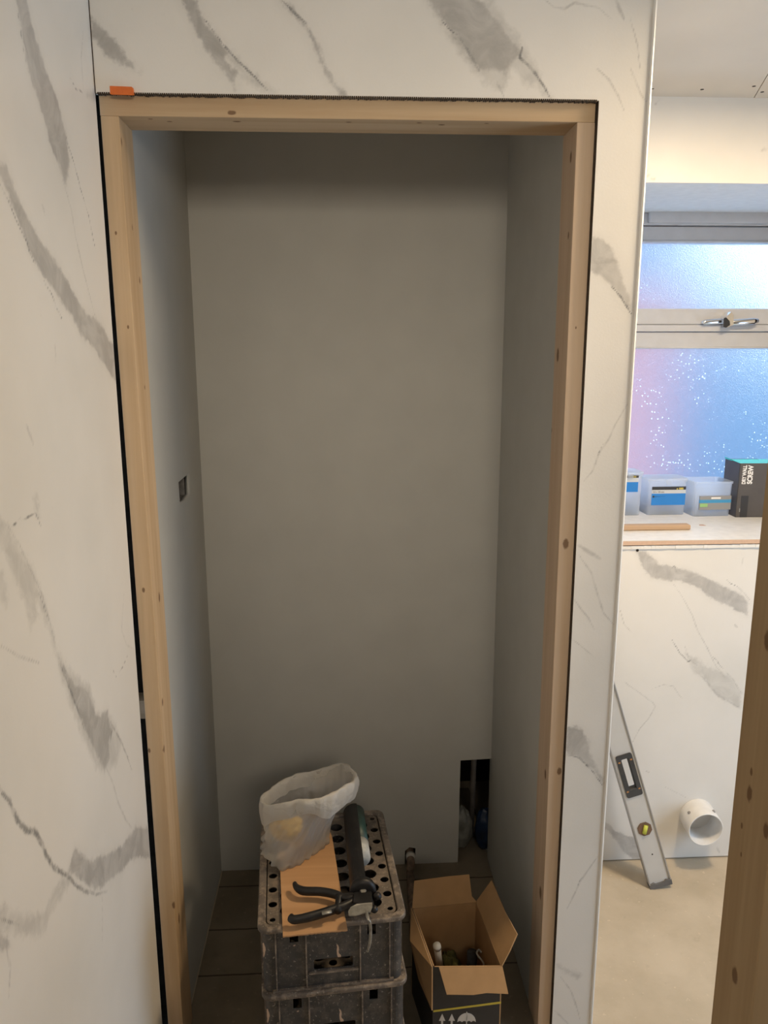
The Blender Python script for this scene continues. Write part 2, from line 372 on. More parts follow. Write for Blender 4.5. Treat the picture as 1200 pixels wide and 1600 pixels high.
left_v = [
 ('band', [(22,-8),(30,30),(36,65),(45,110),(58,150),(68,185),(80,230),(92,258),(100,285),(104,292),(109,252),(105,220),(98,190),(90,155),(74,115),(62,75),(50,40),(40,-8)], 0),
 ('line', [(28,20),(34,60),(42,105),(52,135)], 0.0012), ('line', [(103,212),(108,232),(115,252),(126,295),(138,335),(148,385)], 0.0016),
 ('soft', [(98,280),(112,330),(118,370),(132,430),(148,492)], 0.002), ('soft', [(130,50),(127,90),(131,140)], 0.0015), ('line', [(108,118),(118,138),(132,146)], 0.0012),
 ('band', [(0,275),(15,310),(28,345),(42,385),(55,410),(70,435),(90,460),(110,492),(127,525),(145,540),(160,565),(186,606),(186,548),(170,530),(155,500),(135,490),(115,455),(95,420),(70,385),(47,350),(25,300),(10,256),(-6,258)], 0),
 ('line', [(0,286),(12,312),(28,350),(42,378),(48,398),(55,412)], 0.0016), ('line', [(68,438),(82,462),(88,480),(96,497)], 0.0014),
 ('faint', [(133,142),(152,146),(152,153),(137,153)], 0), ('soft', [(66,320),(70,334)], 0.003), ('soft', [(86,540),(87,565)], 0.0015), ('soft', [(42,665),(52,695)], 0.003),
 ('line', [(20,822),(30,812),(44,808),(55,800),(64,822)], 0.0014), ('faint', [(55,780),(60,805)], 0.004),
 ('faint', [(-6,808),(12,820),(22,840),(38,868),(55,900),(68,935),(80,985),(92,1022),(84,1010),(70,965),(58,935),(60,960),(48,985),(40,950),(20,890),(8,860),(-6,850)], 0),
 ('soft', [(12,822),(30,850),(50,895),(66,930),(76,965),(86,1005)], 0.002), ('line', [(58,920),(68,945),(76,968)], 0.001),
 ('soft', [(0,1008),(30,1026),(62,1036)], 0.002), ('faint', [(0,905),(8,935)], 0.006),
 ('band', [(92,1028),(106,1052),(116,1070),(128,1074),(138,1082),(144,1100),(152,1118),(168,1110),(170,1128),(176,1142),(170,1160),(172,1182),(164,1204),(150,1178),(138,1150),(126,1125),(112,1090),(100,1055)], 0),
 ('faint', [(80,1000),(100,1040),(140,1075),(150,1110),(180,1130),(190,1160),(180,1200),(150,1200),(110,1100)], 0),
 ('line', [(94,1038),(107,1070),(120,1105),(132,1140)], 0.0022), ('line', [(173,1128),(182,1146),(190,1160),(198,1180),(206,1203)], 0.002), ('line', [(176,1135),(172,1160)], 0.0016),
 ('soft', [(165,1198),(176,1222),(184,1252),(196,1280),(206,1294)], 0.0025), ('soft', [(194,925),(190,985),(198,1008),(212,1016)], 0.0015), ('line', [(174,1042),(182,1058),(190,1046),(202,1018)], 0.001),
 ('line', [(-4,1228),(6,1242),(15,1252),(22,1270),(32,1290),(42,1298),(56,1300),(64,1316),(72,1335),(84,1356),(104,1366),(122,1386),(138,1396)], 0.0042),
 ('band', [(108,1362),(112,1340),(116,1326),(138,1341),(165,1336),(178,1328),(190,1322),(203,1303),(212,1292),(222,1294),(238,1290),(238,1340),(218,1340),(203,1345),(190,1362),(172,1374),(158,1388),(148,1392),(130,1378)], 0),
 ('line', [(120,1382),(138,1392),(150,1398),(168,1392)], 0.002),
 ('faint', [(108,1372),(92,1394),(80,1412),(70,1440),(58,1450),(30,1442),(-4,1436)], 0.011), ('line', [(-4,1434),(14,1440),(30,1444)], 0.0018),
 ('band', [(-6,1458),(8,1460),(15,1478),(4,1488),(-6,1485)], 0), ('soft', [(10,1480),(16,1512),(14,1555)], 0.002), ('soft', [(160,1402),(160,1480)], 0.0012),
]
marble_panel('wall_left', [(0.70, -0.02, 1.462, CZ)], lambda u, v: (LX, u, v), lambda x, y: (lambda p: (p.y, p.z))(atX(x, y, LX)), (-1, 0, 0), left_v, 0.004)
front_v = [
 ('band', [(140,24),(160,42),(178,60),(194,82),(214,110),(186,99),(165,86),(150,68),(140,58)], 0), ('faint', [(150,50),(215,112)], 0.003),
 ('band', [(280,-8),(303,-8),(315,20),(325,40),(343,62),(360,84),(352,92),(372,112),(366,120),(367,142),(358,122),(340,102),(320,78),(302,45),(290,20)], 0),
 ('line', [(320,30),(345,65),(372,96),(398,120),(418,142)], 0.0018), ('faint', [(300,10),(340,70),(372,102),(398,124),(424,146)], 0.007),
 ('band', [(436,-6),(450,3),(466,20),(484,42),(494,60),(502,85),(513,108),(527,128),(545,152),(530,150),(514,128),(500,102),(489,72),(476,45),(458,26),(442,12)], 0),
 ('line', [(440,0),(462,22),(478,36)], 0.0022),
 ('band', [(664,-8),(745,-8),(757,8),(775,28),(790,50),(803,68),(814,80),(806,92),(796,104),(792,118),(770,110),(748,112),(732,88),(716,62),(700,46),(690,28),(676,14)], 0),
 ('faint', [(664,-6),(770,0),(830,90),(845,120),(855,150),(800,110),(786,140),(770,140),(740,110),(700,50)], 0),
 ('line', [(718,58),(730,78),(740,94),(750,112)], 0.002), ('line', [(816,74),(812,90),(828,104),(838,118),(850,136),(864,160)], 0.0024), ('soft', [(776,128),(788,152)], 0.002),
 ('line', [(690,30),(700,44),(714,54)], 0.0014),
 ('soft', [(848,-4),(864,10),(882,14),(898,4),(915,8),(935,12),(956,30)], 0.002), ('soft', [(934,108),(952,125),(966,150),(975,172)], 0.002), ('soft', [(985,30),(996,70),(1000,108)], 0.0015), ('soft', [(960,-5),(975,30)], 0.003), ('soft', [(985,105),(1000,145),(1010,160)], 0.002),
 ('band', [(918,378),(932,371),(945,374),(955,385),(962,402),(972,430),(978,450),(989,486),(984,488),(972,466),(955,448),(938,434),(916,422)], 0), ('line', [(956,448),(970,464),(986,490)], 0.0018),
 ('soft', [(980,632),(962,662),(950,688),(936,708),(926,736),(912,752)], 0.0018), ('line', [(942,694),(934,712)], 0.001),
 ('soft', [(905,852),(920,862),(938,873)], 0.004), ('soft', [(905,868),(924,895),(934,930),(943,958),(958,975)], 0.002), ('soft', [(897,936),(908,952),(920,966),(928,984)], 0.0018), ('soft', [(896,1000),(930,1028)], 0.0015),
 ('band', [(884,1137),(900,1135),(913,1142),(920,1160),(926,1184),(940,1210),(943,1226),(930,1210),(914,1195),(900,1182),(884,1180)], 0), ('line', [(888,1180),(905,1184),(925,1204),(942,1228)], 0.0018),
 ('soft', [(934,1338),(920,1358),(908,1375),(900,1392),(886,1420)], 0.002), ('line', [(908,1372),(900,1390)], 0.0012),
 ('faint', [(873,1510),(890,1518),(903,1525)], 0.004), ('soft', [(875,1525),(892,1548),(900,1570),(906,1592)], 0.0018), ('soft', [(866,1578),(888,1600)], 0.0018),
]
RX, TZ = 0.460, 1.986   # opening in the panel
marble_panel('wall_front', [(LX, TZ, RX, CZ), (RX, 0.0, 0.548, TZ), (RX, TZ, 0.548, CZ)], lambda u, v: (u, FY, v), lambda x, y: (lambda p: (p.x, p.z))(atY(x, y, FY)), (0, 1, 0), front_v, 0.003)
win_v = [
 ('band', [(995,862),(1010,860),(1022,872),(1032,882),(1050,885),(1080,892),(1096,898),(1112,906),(1135,918),(1155,926),(1170,942),(1168,962),(1150,954),(1132,944),(1112,936),(1098,924),(1085,915),(1060,909),(1035,906),(1018,902),(1003,888)], 0),
 ('line', [(1048,890),(1054,884),(1058,896)], 0.0012), ('soft', [(1052,912),(1066,932),(1082,962),(1090,985),(1105,1012),(1118,1040),(1132,1058)], 0.0018), ('line', [(1050,1000),(1062,1020),(1076,1034),(1082,1030)], 0.0016), ('soft', [(1070,1010),(1076,1030),(1090,1040)], 0.0018),
 ('faint', [(1072,1022),(1088,1028),(1102,1040),(1125,1048),(1145,1062),(1158,1082),(1155,1106),(1140,1096),(1120,1086),(1102,1062),(1084,1048)], 0), ('soft', [(1096,1056),(1120,1085),(1154,1105)], 0.003),
 ('line', [(1113,1024),(1124,1038),(1132,1048)], 0.0014), ('soft', [(1132,1048),(1146,1062),(1158,1084)], 0.002),
 ('soft', [(975,1065),(990,1076),(1004,1086),(1020,1098),(1024,1104),(1014,1122),(1000,1138),(988,1160)], 0.0018), ('soft', [(1020,1076),(1036,1070),(1052,1072),(1060,1084),(1066,1092)], 0.0015),
 ('line', [(1136,906),(1142,912),(1152,916)], 0.001), ('soft', [(1152,916),(1164,928),(1172,938)], 0.0018), ('soft', [(1148,976),(1152,980)], 0.003), ('soft', [(988,990),(975,975),(968,950)], 0.0015), ('soft', [(1162,870),(1158,885)], 0.002),
 ('band', [(938,1278),(950,1286),(962,1298),(975,1303),(990,1308),(999,1318),(1004,1334),(1012,1346),(988,1342),(975,1334),(965,1318),(952,1300),(938,1292)], 0),
 ('soft', [(1010,1205),(1014,1207)], 0.002), ('soft', [(1120,1324),(1124,1332)], 0.003), ('soft', [(1040,1230),(1060,1240),(1075,1248)], 0.0012),
]
t2w = lambda x, y: (lambda p: (p.x, p.z))(atY(x, y, BY))
WX0, WX1, WZ0, WZ1 = 0.775, 1.75, 1.002, 1.977
wall_w = marble_panel('wall_window', [(0.56, 0.004, 1.30, WZ0 - 0.002)], lambda u, v: (u, BY, v), t2w, (0, 1, 0), win_v, 0.004)
marble_panel('wall_lintel', [(0.56, WZ1, 2.60, CZ), (0.56, 1.0, WX0, WZ1)], lambda u, v: (u, BY, v), t2w, (0, 1, 0),
             [('soft', [(1008, 266), (1014, 276), (1021, 286)], 0.002), ('soft', [(1012, 262), (1024, 283)], 0.0012), ('soft', [(1022,166),(1030,156)], 0.001), ('soft', [(1085,162),(1088,166)], 0.002), ('soft', [(1188,232),(1198,236)], 0.003)], 0.008)

# ------------------------------------------------------------------ room shell
GAPM = mat('panel_cut_edge', 0.9, (0.05, 0.035, 0.022), noise=0.4, nscale=200)
struct('floor', B((-0.7, -1.5, -0.06), (2.62, 2.61, -0.0005)), floor_mat('floor_board_light', (0.56, 0.48, 0.37), (0.46, 0.39, 0.29)))
struct('floor_alcove', B((-0.385, 1.50, -0.0005), (0.437, 2.50, 0.003)), floor_mat('floor_board_shaded', (0.24, 0.20, 0.15), (0.17, 0.14, 0.10), [atZ(380, y, 0).y for y in (1386, 1453, 1524)]))  # same board as the room, alcove shade put into its darker colour
# ceiling boards, split along the joint the photo shows
j1, j2 = atZ(1178, 153, CZ), atZ(1200, 116, CZ); jd = (j2 - j1) / (j2.y - j1.y)
jx = lambda y: j1.x + jd.x * (y - j1.y)
JA, JB = jx(BY), jx(1.0)
def prism(pts, z0, z1):
    bm = bmesh.new(); a = [bm.verts.new((x, y, z0)) for x, y in pts]; b_ = [bm.verts.new((x, y, z1)) for x, y in pts]
    bm.faces.new(a); bm.faces.new(list(reversed(b_)))
    for i in range(len(pts)): bm.faces.new((a[i], b_[i], b_[(i + 1) % len(pts)], a[(i + 1) % len(pts)]))
    return bm
g_ = 0.0012
ceil_a = struct('ceiling', prism([(-0.7, -1.5), (JB - g_, -1.5), (JB - g_, 1.0), (JA - g_, BY), (JA - g_, 2.61), (-0.7, 2.61)], CZ, CZ + 0.03), CEIL)
ceil_b = struct('ceiling', prism([(2.62, -1.5), (2.62, 2.61), (JA + g_, 2.61), (JA + g_, BY), (JB + g_, 1.0), (JB + g_, -1.5)], CZ, CZ + 0.03), CEIL)
struct('ceiling', B((-0.7, -1.5, CZ + 0.03), (2.62, 2.61, CZ + 0.06)), DARK)
# the rest of the room behind the camera
struct('wall_left', B((LX - 0.06, -1.5, 0), (LX, 0.70, CZ)), ROOMW)
struct('wall_rear', B((-0.7, -1.56, 0), (2.66, -1.5, CZ)), ROOMW)
bm = bmesh.new(); box(bm, (1.95, -1.5, 0), (2.01, 0.40, CZ)); box(bm, (1.95, 1.40, 0), (2.01, 2.6, CZ)); box(bm, (1.95, 0.40, 0), (2.01, 1.40, 0.15)); box(bm, (1.95, 0.40, 1.45), (2.01, 1.40, CZ))
struct('wall_right', bm, ROOMW)
# masonry behind the window wall
bm = bmesh.new(); box(bm, (-0.7, 2.55, -0.06), (WX0, 2.61, CZ)); box(bm, (WX0, BY + 0.012, -0.06), (2.62, 2.61, WZ0 - 0.001)); box(bm, (WX0, BY + 0.012, WZ1 + 0.01), (2.62, 2.61, CZ)); box(bm, (WX1, BY + 0.01, WZ0), (2.62, 2.61, WZ1 + 0.01)); box(bm, (0.60, BY + 0.011, 0), (WX0 - 0.006, 2.55, CZ))
struct('wall_rear_masonry', bm, DARK)
struct('wall_window_side', B((1.30, BY, 0), (2.60, BY + 0.0115, WZ0 - 0.002)), MARBLE)
# alcove boards
AX0, AX1, AY = -0.388, 0.431, 2.088
struct('wall_alcove_left', None or plate([(1.505, 0.004), (AY, 0.004), (AY, CZ), (1.505, CZ)],
       [[(1.802, 1.188), (1.812, 1.2), (1.86, 1.196), (1.928, 1.2), (1.932, 1.254), (1.798, 1.252)]], 0.0125,
       Matrix(((0, 0, 1, AX0 - 0.00625), (1, 0, 0, 0), (0, 1, 0, 0), (0, 0, 0, 1)))), PLASTER)
struct('wall_alcove_right', B((AX1, 1.555, 0.004), (AX1 + 0.0125, AY + 0.02, CZ)), PLASTER)
HX, HZ = 0.338, 0.349
struct('wall_alcove_back', plate([(AX0, 0.004), (0.172, 0.004), (0.172, 0.05), (0.186, 0.062), (0.205, 0.058), (0.203, 0.004), (HX - 0.002, 0.004), (HX, HZ), (AX1, HZ + 0.003), (AX1, CZ), (AX0, CZ)], [], 0.0125,
       Matrix(((1, 0, 0, 0), (0, 0, -1, AY + 0.00625), (0, 1, 0, 0), (0, 0, 0, 1)))), PLASTER)
# void behind the left wall / jamb, and the outer faces of the partition
bm = bmesh.new(); box(bm, (LX - 0.05, 1.4625, 0), (LX - 0.04, 2.55, CZ)); box(bm, (LX - 0.04, 1.464, 0), (-0.409, 1.60, 0.004)); box(bm, (LX - 0.04, 1.60, 0), (AX0 - 0.05, 1.61, CZ)); box(bm, (AX0 - 0.052, 1.61, 0), (AX0 - 0.05, 2.55, CZ))  # includes a dark sheet over the floor, standing in for the gap's shade
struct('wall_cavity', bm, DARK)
struct('wall_partition', B((0.540, 1.472, 0), (0.552, BY, CZ)), MARBLE)
# white corner strip on the edge of the front panel
bm = bmesh.new()
sec = [(0.5475, FY + 0.012), (0.5475, FY - 0.002), (0.5505, FY - 0.003), (0.5530, FY - 0.002), (0.5545, FY + 0.001), (0.5545, FY + 0.03), (0.552, FY + 0.03), (0.552, FY + 0.012)]
lo = [bm.verts.new((x, y, 0.0)) for x, y in sec]; hi = [bm.verts.new((x, y, CZ)) for x, y in sec]
for i in range(len(sec)): bm.faces.new((lo[i], lo[(i + 1) % len(sec)], hi[(i + 1) % len(sec)], hi[i]))
struct('trim_1', bm, WHITE)
# ceiling screw holes, each a small countersunk recess
for i, (x, y) in enumerate([(1097, 140), (1178, 135), (1191, 144), (1020, 139)]):
    p = atZ(x, y, CZ - 0.0004); bm = bmesh.new()
    tube(bm, [p, p + Vector((0, 0, 0.0006))], 0.0045 if i != 3 else 0.003, 14)
    obj('screw_head', bm, BLACKH, ceil_b if i == 2 else ceil_a)
bm = bmesh.new(); p = atY(996, 860, BY - 0.0005); tube(bm, [p, p + Vector((0, 0.001, 0))], 0.0042, 14)
obj('screw_head', bm, BLACKH, wall_w)
# reveal of the window
REVEAL = mat('reveal_plaster', 0.7, (0.78, 0.80, 0.82), noise=0.04, nscale=40, spec=0.3)
struct('trim_2', B((WX0, BY + 0.010, WZ1), (WX1, 2.55, WZ1 + 0.010)), REVEAL)
struct('trim_3', B((WX0 - 0.006, BY + 0.010, WZ0), (WX0, 2.55, WZ1 + 0.01)), REVEAL)
bm = bmesh.new(); nn = 60
for k in range(nn):   # bead of white adhesive under the sill
    x0 = 0.60 + k * (1.30 - 0.60) / nn
    box(bm, (x0, BY - 0.003 - random.random() * 0.002, WZ0 - 0.001), (x0 + 0.7 / nn, BY + 0.012, WZ0 + 0.008 + random.random() * 0.001))
struct('trim_4', bm, WHITE)
SILLW = mat('sill_board_white', 0.45, (0.70, 0.71, 0.72), noise=0.06, nscale=35)
MDF = mat('mdf_edge', 0.8, (0.62, 0.44, 0.33), noise=0.06, nscale=120)
SZ = 1.027
bm = bmesh.new(); box(bm, (0.56, BY - 0.006, SZ - 0.014), (WX1, 2.55, SZ - 0.002)); struct('trim_5', bm, MDF)
struct('trim_6', B((0.56, BY - 0.006, SZ - 0.002), (WX1, 2.55, SZ)), SILLW)

# ------------------------------------------------------------------ window
def glass_mat():
    m = bpy.data.materials.new('frosted_glass_wet'); m.use_nodes = True; n = m.node_tree; b = n.nodes['Principled BSDF']
    b.inputs['Transmission Weight'].default_value = 1; b.inputs['Roughness'].default_value = 0.28; b.inputs['IOR'].default_value = 1.25
    b.inputs['Base Color'].default_value = (0.95, 0.97, 1, 1)
    tcn = N(n, 'ShaderNodeTexCoord')
    bp = N(n, 'ShaderNodeBump'); bp.inputs['Strength'].default_value = 0.7; bp.inputs['Distance'].default_value = 0.0018
    n.links.new(noise(n, 380, 3, tcn.outputs['Object']), bp.inputs['Height']); n.links.new(bp.outputs[0], b.inputs['Normal'])
    tl = N(n, 'ShaderNodeBsdfTranslucent'); 
    vo = N(n, 'ShaderNodeTexVoronoi'); vo.inputs['Scale'].default_value = 105; n.links.new(tcn.outputs['Object'], vo.inputs['Vector'])
    sc_ = N(n, 'ShaderNodeSeparateColor'); n.links.new(vo.outputs['Color'], sc_.inputs[0])
    dens = smooth(n, noise(n, 9, 2, tcn.outputs['Object']), 0.38, 0.62)
    rad = math_(n, 'MULTIPLY', math_(n, 'MULTIPLY', math_(n, 'GREATER_THAN', sc_.outputs[0], 0.5), dens), math_(n, 'MULTIPLY_ADD', sc_.outputs[1], 0.20, 0.07))
    dot_ = math_(n, 'LESS_THAN', vo.outputs['Distance'], rad)  # glints of the water drops painted in as pale translucent dots
    n.links.new(mixc(n, dot_, (0.14, 0.27, 0.42), (0.95, 0.97, 1.0)), tl.inputs[0])
    f = math_(n, 'MULTIPLY_ADD', dot_, 0.80, 0.20)
    ms = N(n, 'ShaderNodeMixShader'); n.links.new(f, ms.inputs[0]); n.links.new(b.outputs[0], ms.inputs[1]); n.links.new(tl.outputs[0], ms.inputs[2])
    n.links.new(ms.outputs[0], n.nodes['Material Output'].inputs[0])
    return m
GLASS = glass_mat()
wnd = bpy.data.objects.new('window_1', None); COL.objects.link(wnd); wnd['kind'] = 'structure'; wnd.location = (1.2, 2.50, SZ); wnd['_w'] = [1.2, 2.50, SZ]
WF = 2.500
zt1, zb1, zt2, zb2 = atY(1100, 381, 2.535).z, atY(1100, 483, 2.535).z, atY(1100, 545, 2.535).z, SZ + 0.05
def bar(z0, z1, y0, name='frame', bev=0.004): return obj(name, B((WX0, y0, z0), (WX1, 2.555, z1), bevel=bev), UPVC, wnd)
zc = lambda y, Y=WF: atY(1100, y, Y).z
bar(zc(352) , WZ1, WF); bar(zt1, zc(353), WF + 0.012, 'sash', 0.003)
bar(zc(507), zb1, WF + 0.006, 'sash', 0.003); bar(zc(518), zc(507.5), WF + 0.0, 'frame', 0.002); bar(zt2, zc(518.5), WF + 0.010, 'frame', 0.003)
bar(SZ, zb2, WF, 'frame')
obj('frame', B((WX0, WF, zb2), (WX0 + 0.05, 2.555, zt1), bevel=0.004), UPVC, wnd); obj('frame', B((WX1 - 0.05, WF, zb2), (WX1, 2.555, zt1), bevel=0.004), UPVC, wnd)
bm = bmesh.new()   # glazing beads
for z in (zt1 + 0.0, zb1, zt2): tube(bm, [(WX0, WF + 0.012, z - (0.004 if z == zb1 else -0.004)), (WX1, WF + 0.012, z - (0.004 if z == zb1 else -0.004))], 0.004, 8)
obj('glazing_bead', bm, UPVC, wnd, True)
xv = atY(1014, 335, WF - 0.01).x
bm = bmesh.new(); box(bm, (xv, WF - 0.014, zc(350)), (WX1 - 0.1, WF + 0.002, zc(321)), bevel=0.006); obj('trickle_vent', bm, UPVC, wnd, True)
obj('pane', B((WX0 + 0.03, 2.535, zb1 - 0.005), (WX1 - 0.03, 2.541, zt1 + 0.005)), GLASS, wnd)
obj('pane', B((WX0 + 0.03, 2.535, zb2 - 0.005), (WX1 - 0.03, 2.541, zt2 + 0.005)), GLASS, wnd)
# lever handle
CHR = mat('chrome', 0.18, (0.75, 0.78, 0.82), metal=1.0, noise=0.02)
DK = mat('black_plastic', 0.5, (0.02, 0.02, 0.022), noise=0.1)
P = lambda x, y, d=0.02: atY(x, y, WF + 0.006 - d)
def flatshape(bm, pts, y0, y1):
    a = [bm.verts.new((p.x, y0, p.z)) for p in pts]; b_ = [bm.verts.new((p.x, y1, p.z)) for p in pts]
    bm.faces.new(a); bm.faces.new(list(reversed(b_)))
    for i in range(len(pts)): bm.faces.new((a[i], b_[i], b_[(i + 1) % len(pts)], a[(i + 1) % len(pts)]))
    return bm
hb = obj('handle_plate', tube(bmesh.new(), [P(1096, 504), P(1102, 503.5), P(1125, 502), P(1132, 502)], [0.003, 0.008, 0.009, 0.007], 12, flat=(0.6, 1)), CHR, wnd, True)
obj('handle_lever', tube(bmesh.new(), [P(1137, 503, .03), P(1142, 504, .034), P(1160, 503, .036), P(1178, 502, .036), P(1185, 501, .034)], [0.007, 0.0085, 0.0095, 0.010, 0.006], 12, flat=(0.5, 1)), CHR, wnd, True)
obj('handle_neck', flatshape(bmesh.new(), [P(1131, 512), P(1130, 505), P(1131, 494), P(1137, 488), P(1141, 492), P(1141, 508)], WF - 0.036, WF + 0.004), CHR, wnd)
obj('handle_hub', flatshape(bmesh.new(), [P(1130, 511, .04), P(1131, 497, .04), P(1134, 496, .04), P(1139.5, 502, .04), P(1140, 508, .04), P(1134, 512, .04)], WF - 0.0375, WF - 0.034), DK, wnd)

# outside: red brick wall across the passage
bm = bmesh.new(); box(bm, (0.4, 4.8, -1.0), (2.10, 5.0, 1.95))
BRK = bpy.data.materials.new('red_brick'); BRK.use_nodes = True; n_ = BRK.node_tree
bt = n_.nodes.new('ShaderNodeTexBrick'); bt.inputs['Color1'].default_value = (0.90, 0.29, 0.20, 1); bt.inputs['Color2'].default_value = (0.84, 0.25, 0.17, 1); bt.inputs['Mortar'].default_value = (0.8, 0.45, 0.38, 1); bt.inputs['Scale'].default_value = 4.5
mpb = n_.nodes.new('ShaderNodeMapping'); mpb.inputs['Rotation'].default_value = (pi / 2, 0, 0); tb = n_.nodes.new('ShaderNodeTexCoord')
n_.links.new(tb.outputs['Object'], mpb.inputs[0]); n_.links.new(mpb.outputs[0], bt.inputs[0]); n_.links.new(bt.outputs[0], n_.nodes['Principled BSDF'].inputs['Base Color']); n_.nodes['Principled BSDF'].inputs['Roughness'].default_value = 0.9
tag(obj('brick_wall', bm, BRK), 'red brick wall outside, a pink blur through the frosted window', 'wall')

# ------------------------------------------------------------------ timber door frame
def K(x, y, Y, r): p = atY(x, y, Y); return (p.x, p.y, p.z, r)
PL, PD = (0.60, 0.45, 0.29), (0.50, 0.35, 0.21)
W_H = wood('pine_header', PL, PD, 0, [K(362, 176, FY + .01, 0.008), (*atZ(265, 190, 1.953)[:], 0.006), (*atZ(545, 191, 1.953)[:], 0.006), (*atZ(655, 192, 1.953)[:], 0.006), (*atZ(690, 195, 1.953)[:], 0.007), (*atZ(370, 190, 1.953)[:], 0.008), (*atZ(235, 186, 1.953)[:], 0.005), (*atZ(760, 193, 1.953)[:], 0.005)])
W_JL = wood('pine_left_jamb', (0.62, 0.455, 0.29), (0.52, 0.36, 0.21), 2, [K(224, 922, FY + .01, 0.006), (*atX(250, 933, -.379)[:], 0.012), (*atX(193, 222, -.381)[:], 0.010), (*atX(207, 310, -.381)[:], 0.006), (*atX(209, 355, -.381)[:], 0.008), (*atX(221, 438, -.380)[:], 0.010), (*atX(228, 605, -.380)[:], 0.007), (*atX(255, 1097, -.378)[:], 0.010), (*atX(257, 1170, -.378)[:], 0.010), K(233, 1173, FY + .01, 0.006), (*atX(270, 1420, -.378)[:], 0.012), (*atX(279, 1435, -.378)[:], 0.014), (*atX(272, 1415, -.378)[:], 0.010), K(181, 364, FY + .01, .004), K(200, 511, FY + .01, .004)])
W_JR = wood('pine_right_jamb', (0.66, 0.51, 0.37), (0.58, 0.43, 0.30), 2, [K(884, 850, FY + .01, 0.012), K(874, 1205, FY + .01, 0.010), (*atX(893, 246, .427)[:], 0.012), (*atX(889, 368, .427)[:], 0.008), (*atX(872, 555, .427)[:], 0.016), (*atX(862, 672, .427)[:], 0.006), K(861, 1107, FY + .01, .003), (*atX(851, 1210, .427)[:], 0.014), K(900, 512, FY + .01, .003), (*atX(845, 1395, .430)[:], 0.018)])
fr = thing('door_frame', 'raw pine timber frame lining the doorway cut in the front marble panel', 'door frame', (0.02, 1.5, 0))
JY0, JY1 = FY + 0.0105, FY + 0.0995
obj('header', B((-0.416, JY0, 1.953), (0.458, JY1, 1.9895), bevel=0.0012), W_H, fr)
obj('jamb', hexa(bmesh.new(), [(-.4085, JY0, 0), (-.3755, JY0, 0), (-.3755, JY1, 0), (-.4085, JY1, 0), (-.4155, JY0, 1.953), (-.3845, JY0, 1.953), (-.3845, JY1, 1.953), (-.4155, JY1, 1.953)], 0.0012), W_JL, fr)
obj('jamb', hexa(bmesh.new(), [(.430, JY0, 0), (.4585, JY0, 0), (.4585, JY1, 0), (.430, JY1, 0), (.4255, JY0, 1.953), (.4585, JY0, 1.953), (.4585, JY1, 1.953), (.4255, JY1, 1.953)], 0.0012), W_JR, fr)
bm = bmesh.new()   # ragged sawn edge of the panel above the header
for k in range(240):
    x0 = -0.415 + k * 0.872 / 240
    box(bm, (x0, FY - 0.0005, TZ - 0.0012 - random.random() * 0.0018), (x0 + 0.0026, FY + 0.008, TZ + 0.0015))
struct('trim_7', bm, GAPM)
struct('trim_8', B((RX - 0.0012, FY + 0.001, 0), (RX + 0.0006, FY + 0.010, TZ)), GAPM)
struct('trim_9', B((LX + 0.0002, FY - 0.0008, TZ), (LX + 0.0016, FY + 0.004, CZ)), GAPM)
# short noggin glimpsed in the gap left of the jamb
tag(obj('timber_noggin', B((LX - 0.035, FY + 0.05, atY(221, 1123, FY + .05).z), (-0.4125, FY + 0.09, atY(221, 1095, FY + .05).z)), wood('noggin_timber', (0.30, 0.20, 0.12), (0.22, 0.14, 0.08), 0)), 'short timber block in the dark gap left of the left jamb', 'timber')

ORG = mat('orange_plastic', 0.4, (0.75, 0.17, 0.025), noise=0.08, nscale=60)
bm = bmesh.new(); a = atY(172, 135, FY - .01); c = atY(208, 149, FY - .01)
hexa(bm, [(a.x, FY - .014, c.z), (c.x, FY - .014, c.z - .001), (c.x, FY + .0, TZ - .003), (a.x, FY + .0, TZ - .003), (a.x, FY - .014, a.z), (c.x, FY - .014, a.z - .001), (c.x, FY - .0006, a.z), (a.x, FY - .0006, a.z)], 0.001)
for k in range(5): box(bm, (a.x + .004 + k * .0085, FY - .0148, c.z + .002), (a.x + .0055 + k * .0085, FY - .0138, a.z - .003))
tag(obj('plastic_packer', bm, ORG), 'small orange plastic packer wedged above the top left of the door frame', 'packer')

# timber post close to the camera on the right
KS = lambda x, y, r: (*atX(x, y, 0.50)[:], r)
W_P = wood('pine_post', (0.46, 0.33, 0.19), (0.38, 0.26, 0.14), 2, [KS(1174, 1206, .006), KS(1171, 1240, .012), KS(1197, 1298, .012), KS(1159, 1290, .005), KS(1148, 1524, .014), KS(1199, 1000, .014), KS(1158, 1335, .004)])
tag(obj('timber_post', B((0.50, 0.786, 0), (0.538, 0.876, CZ), bevel=0.002), W_P), 'bare pine stud standing close to the camera at the right edge', 'timber post')

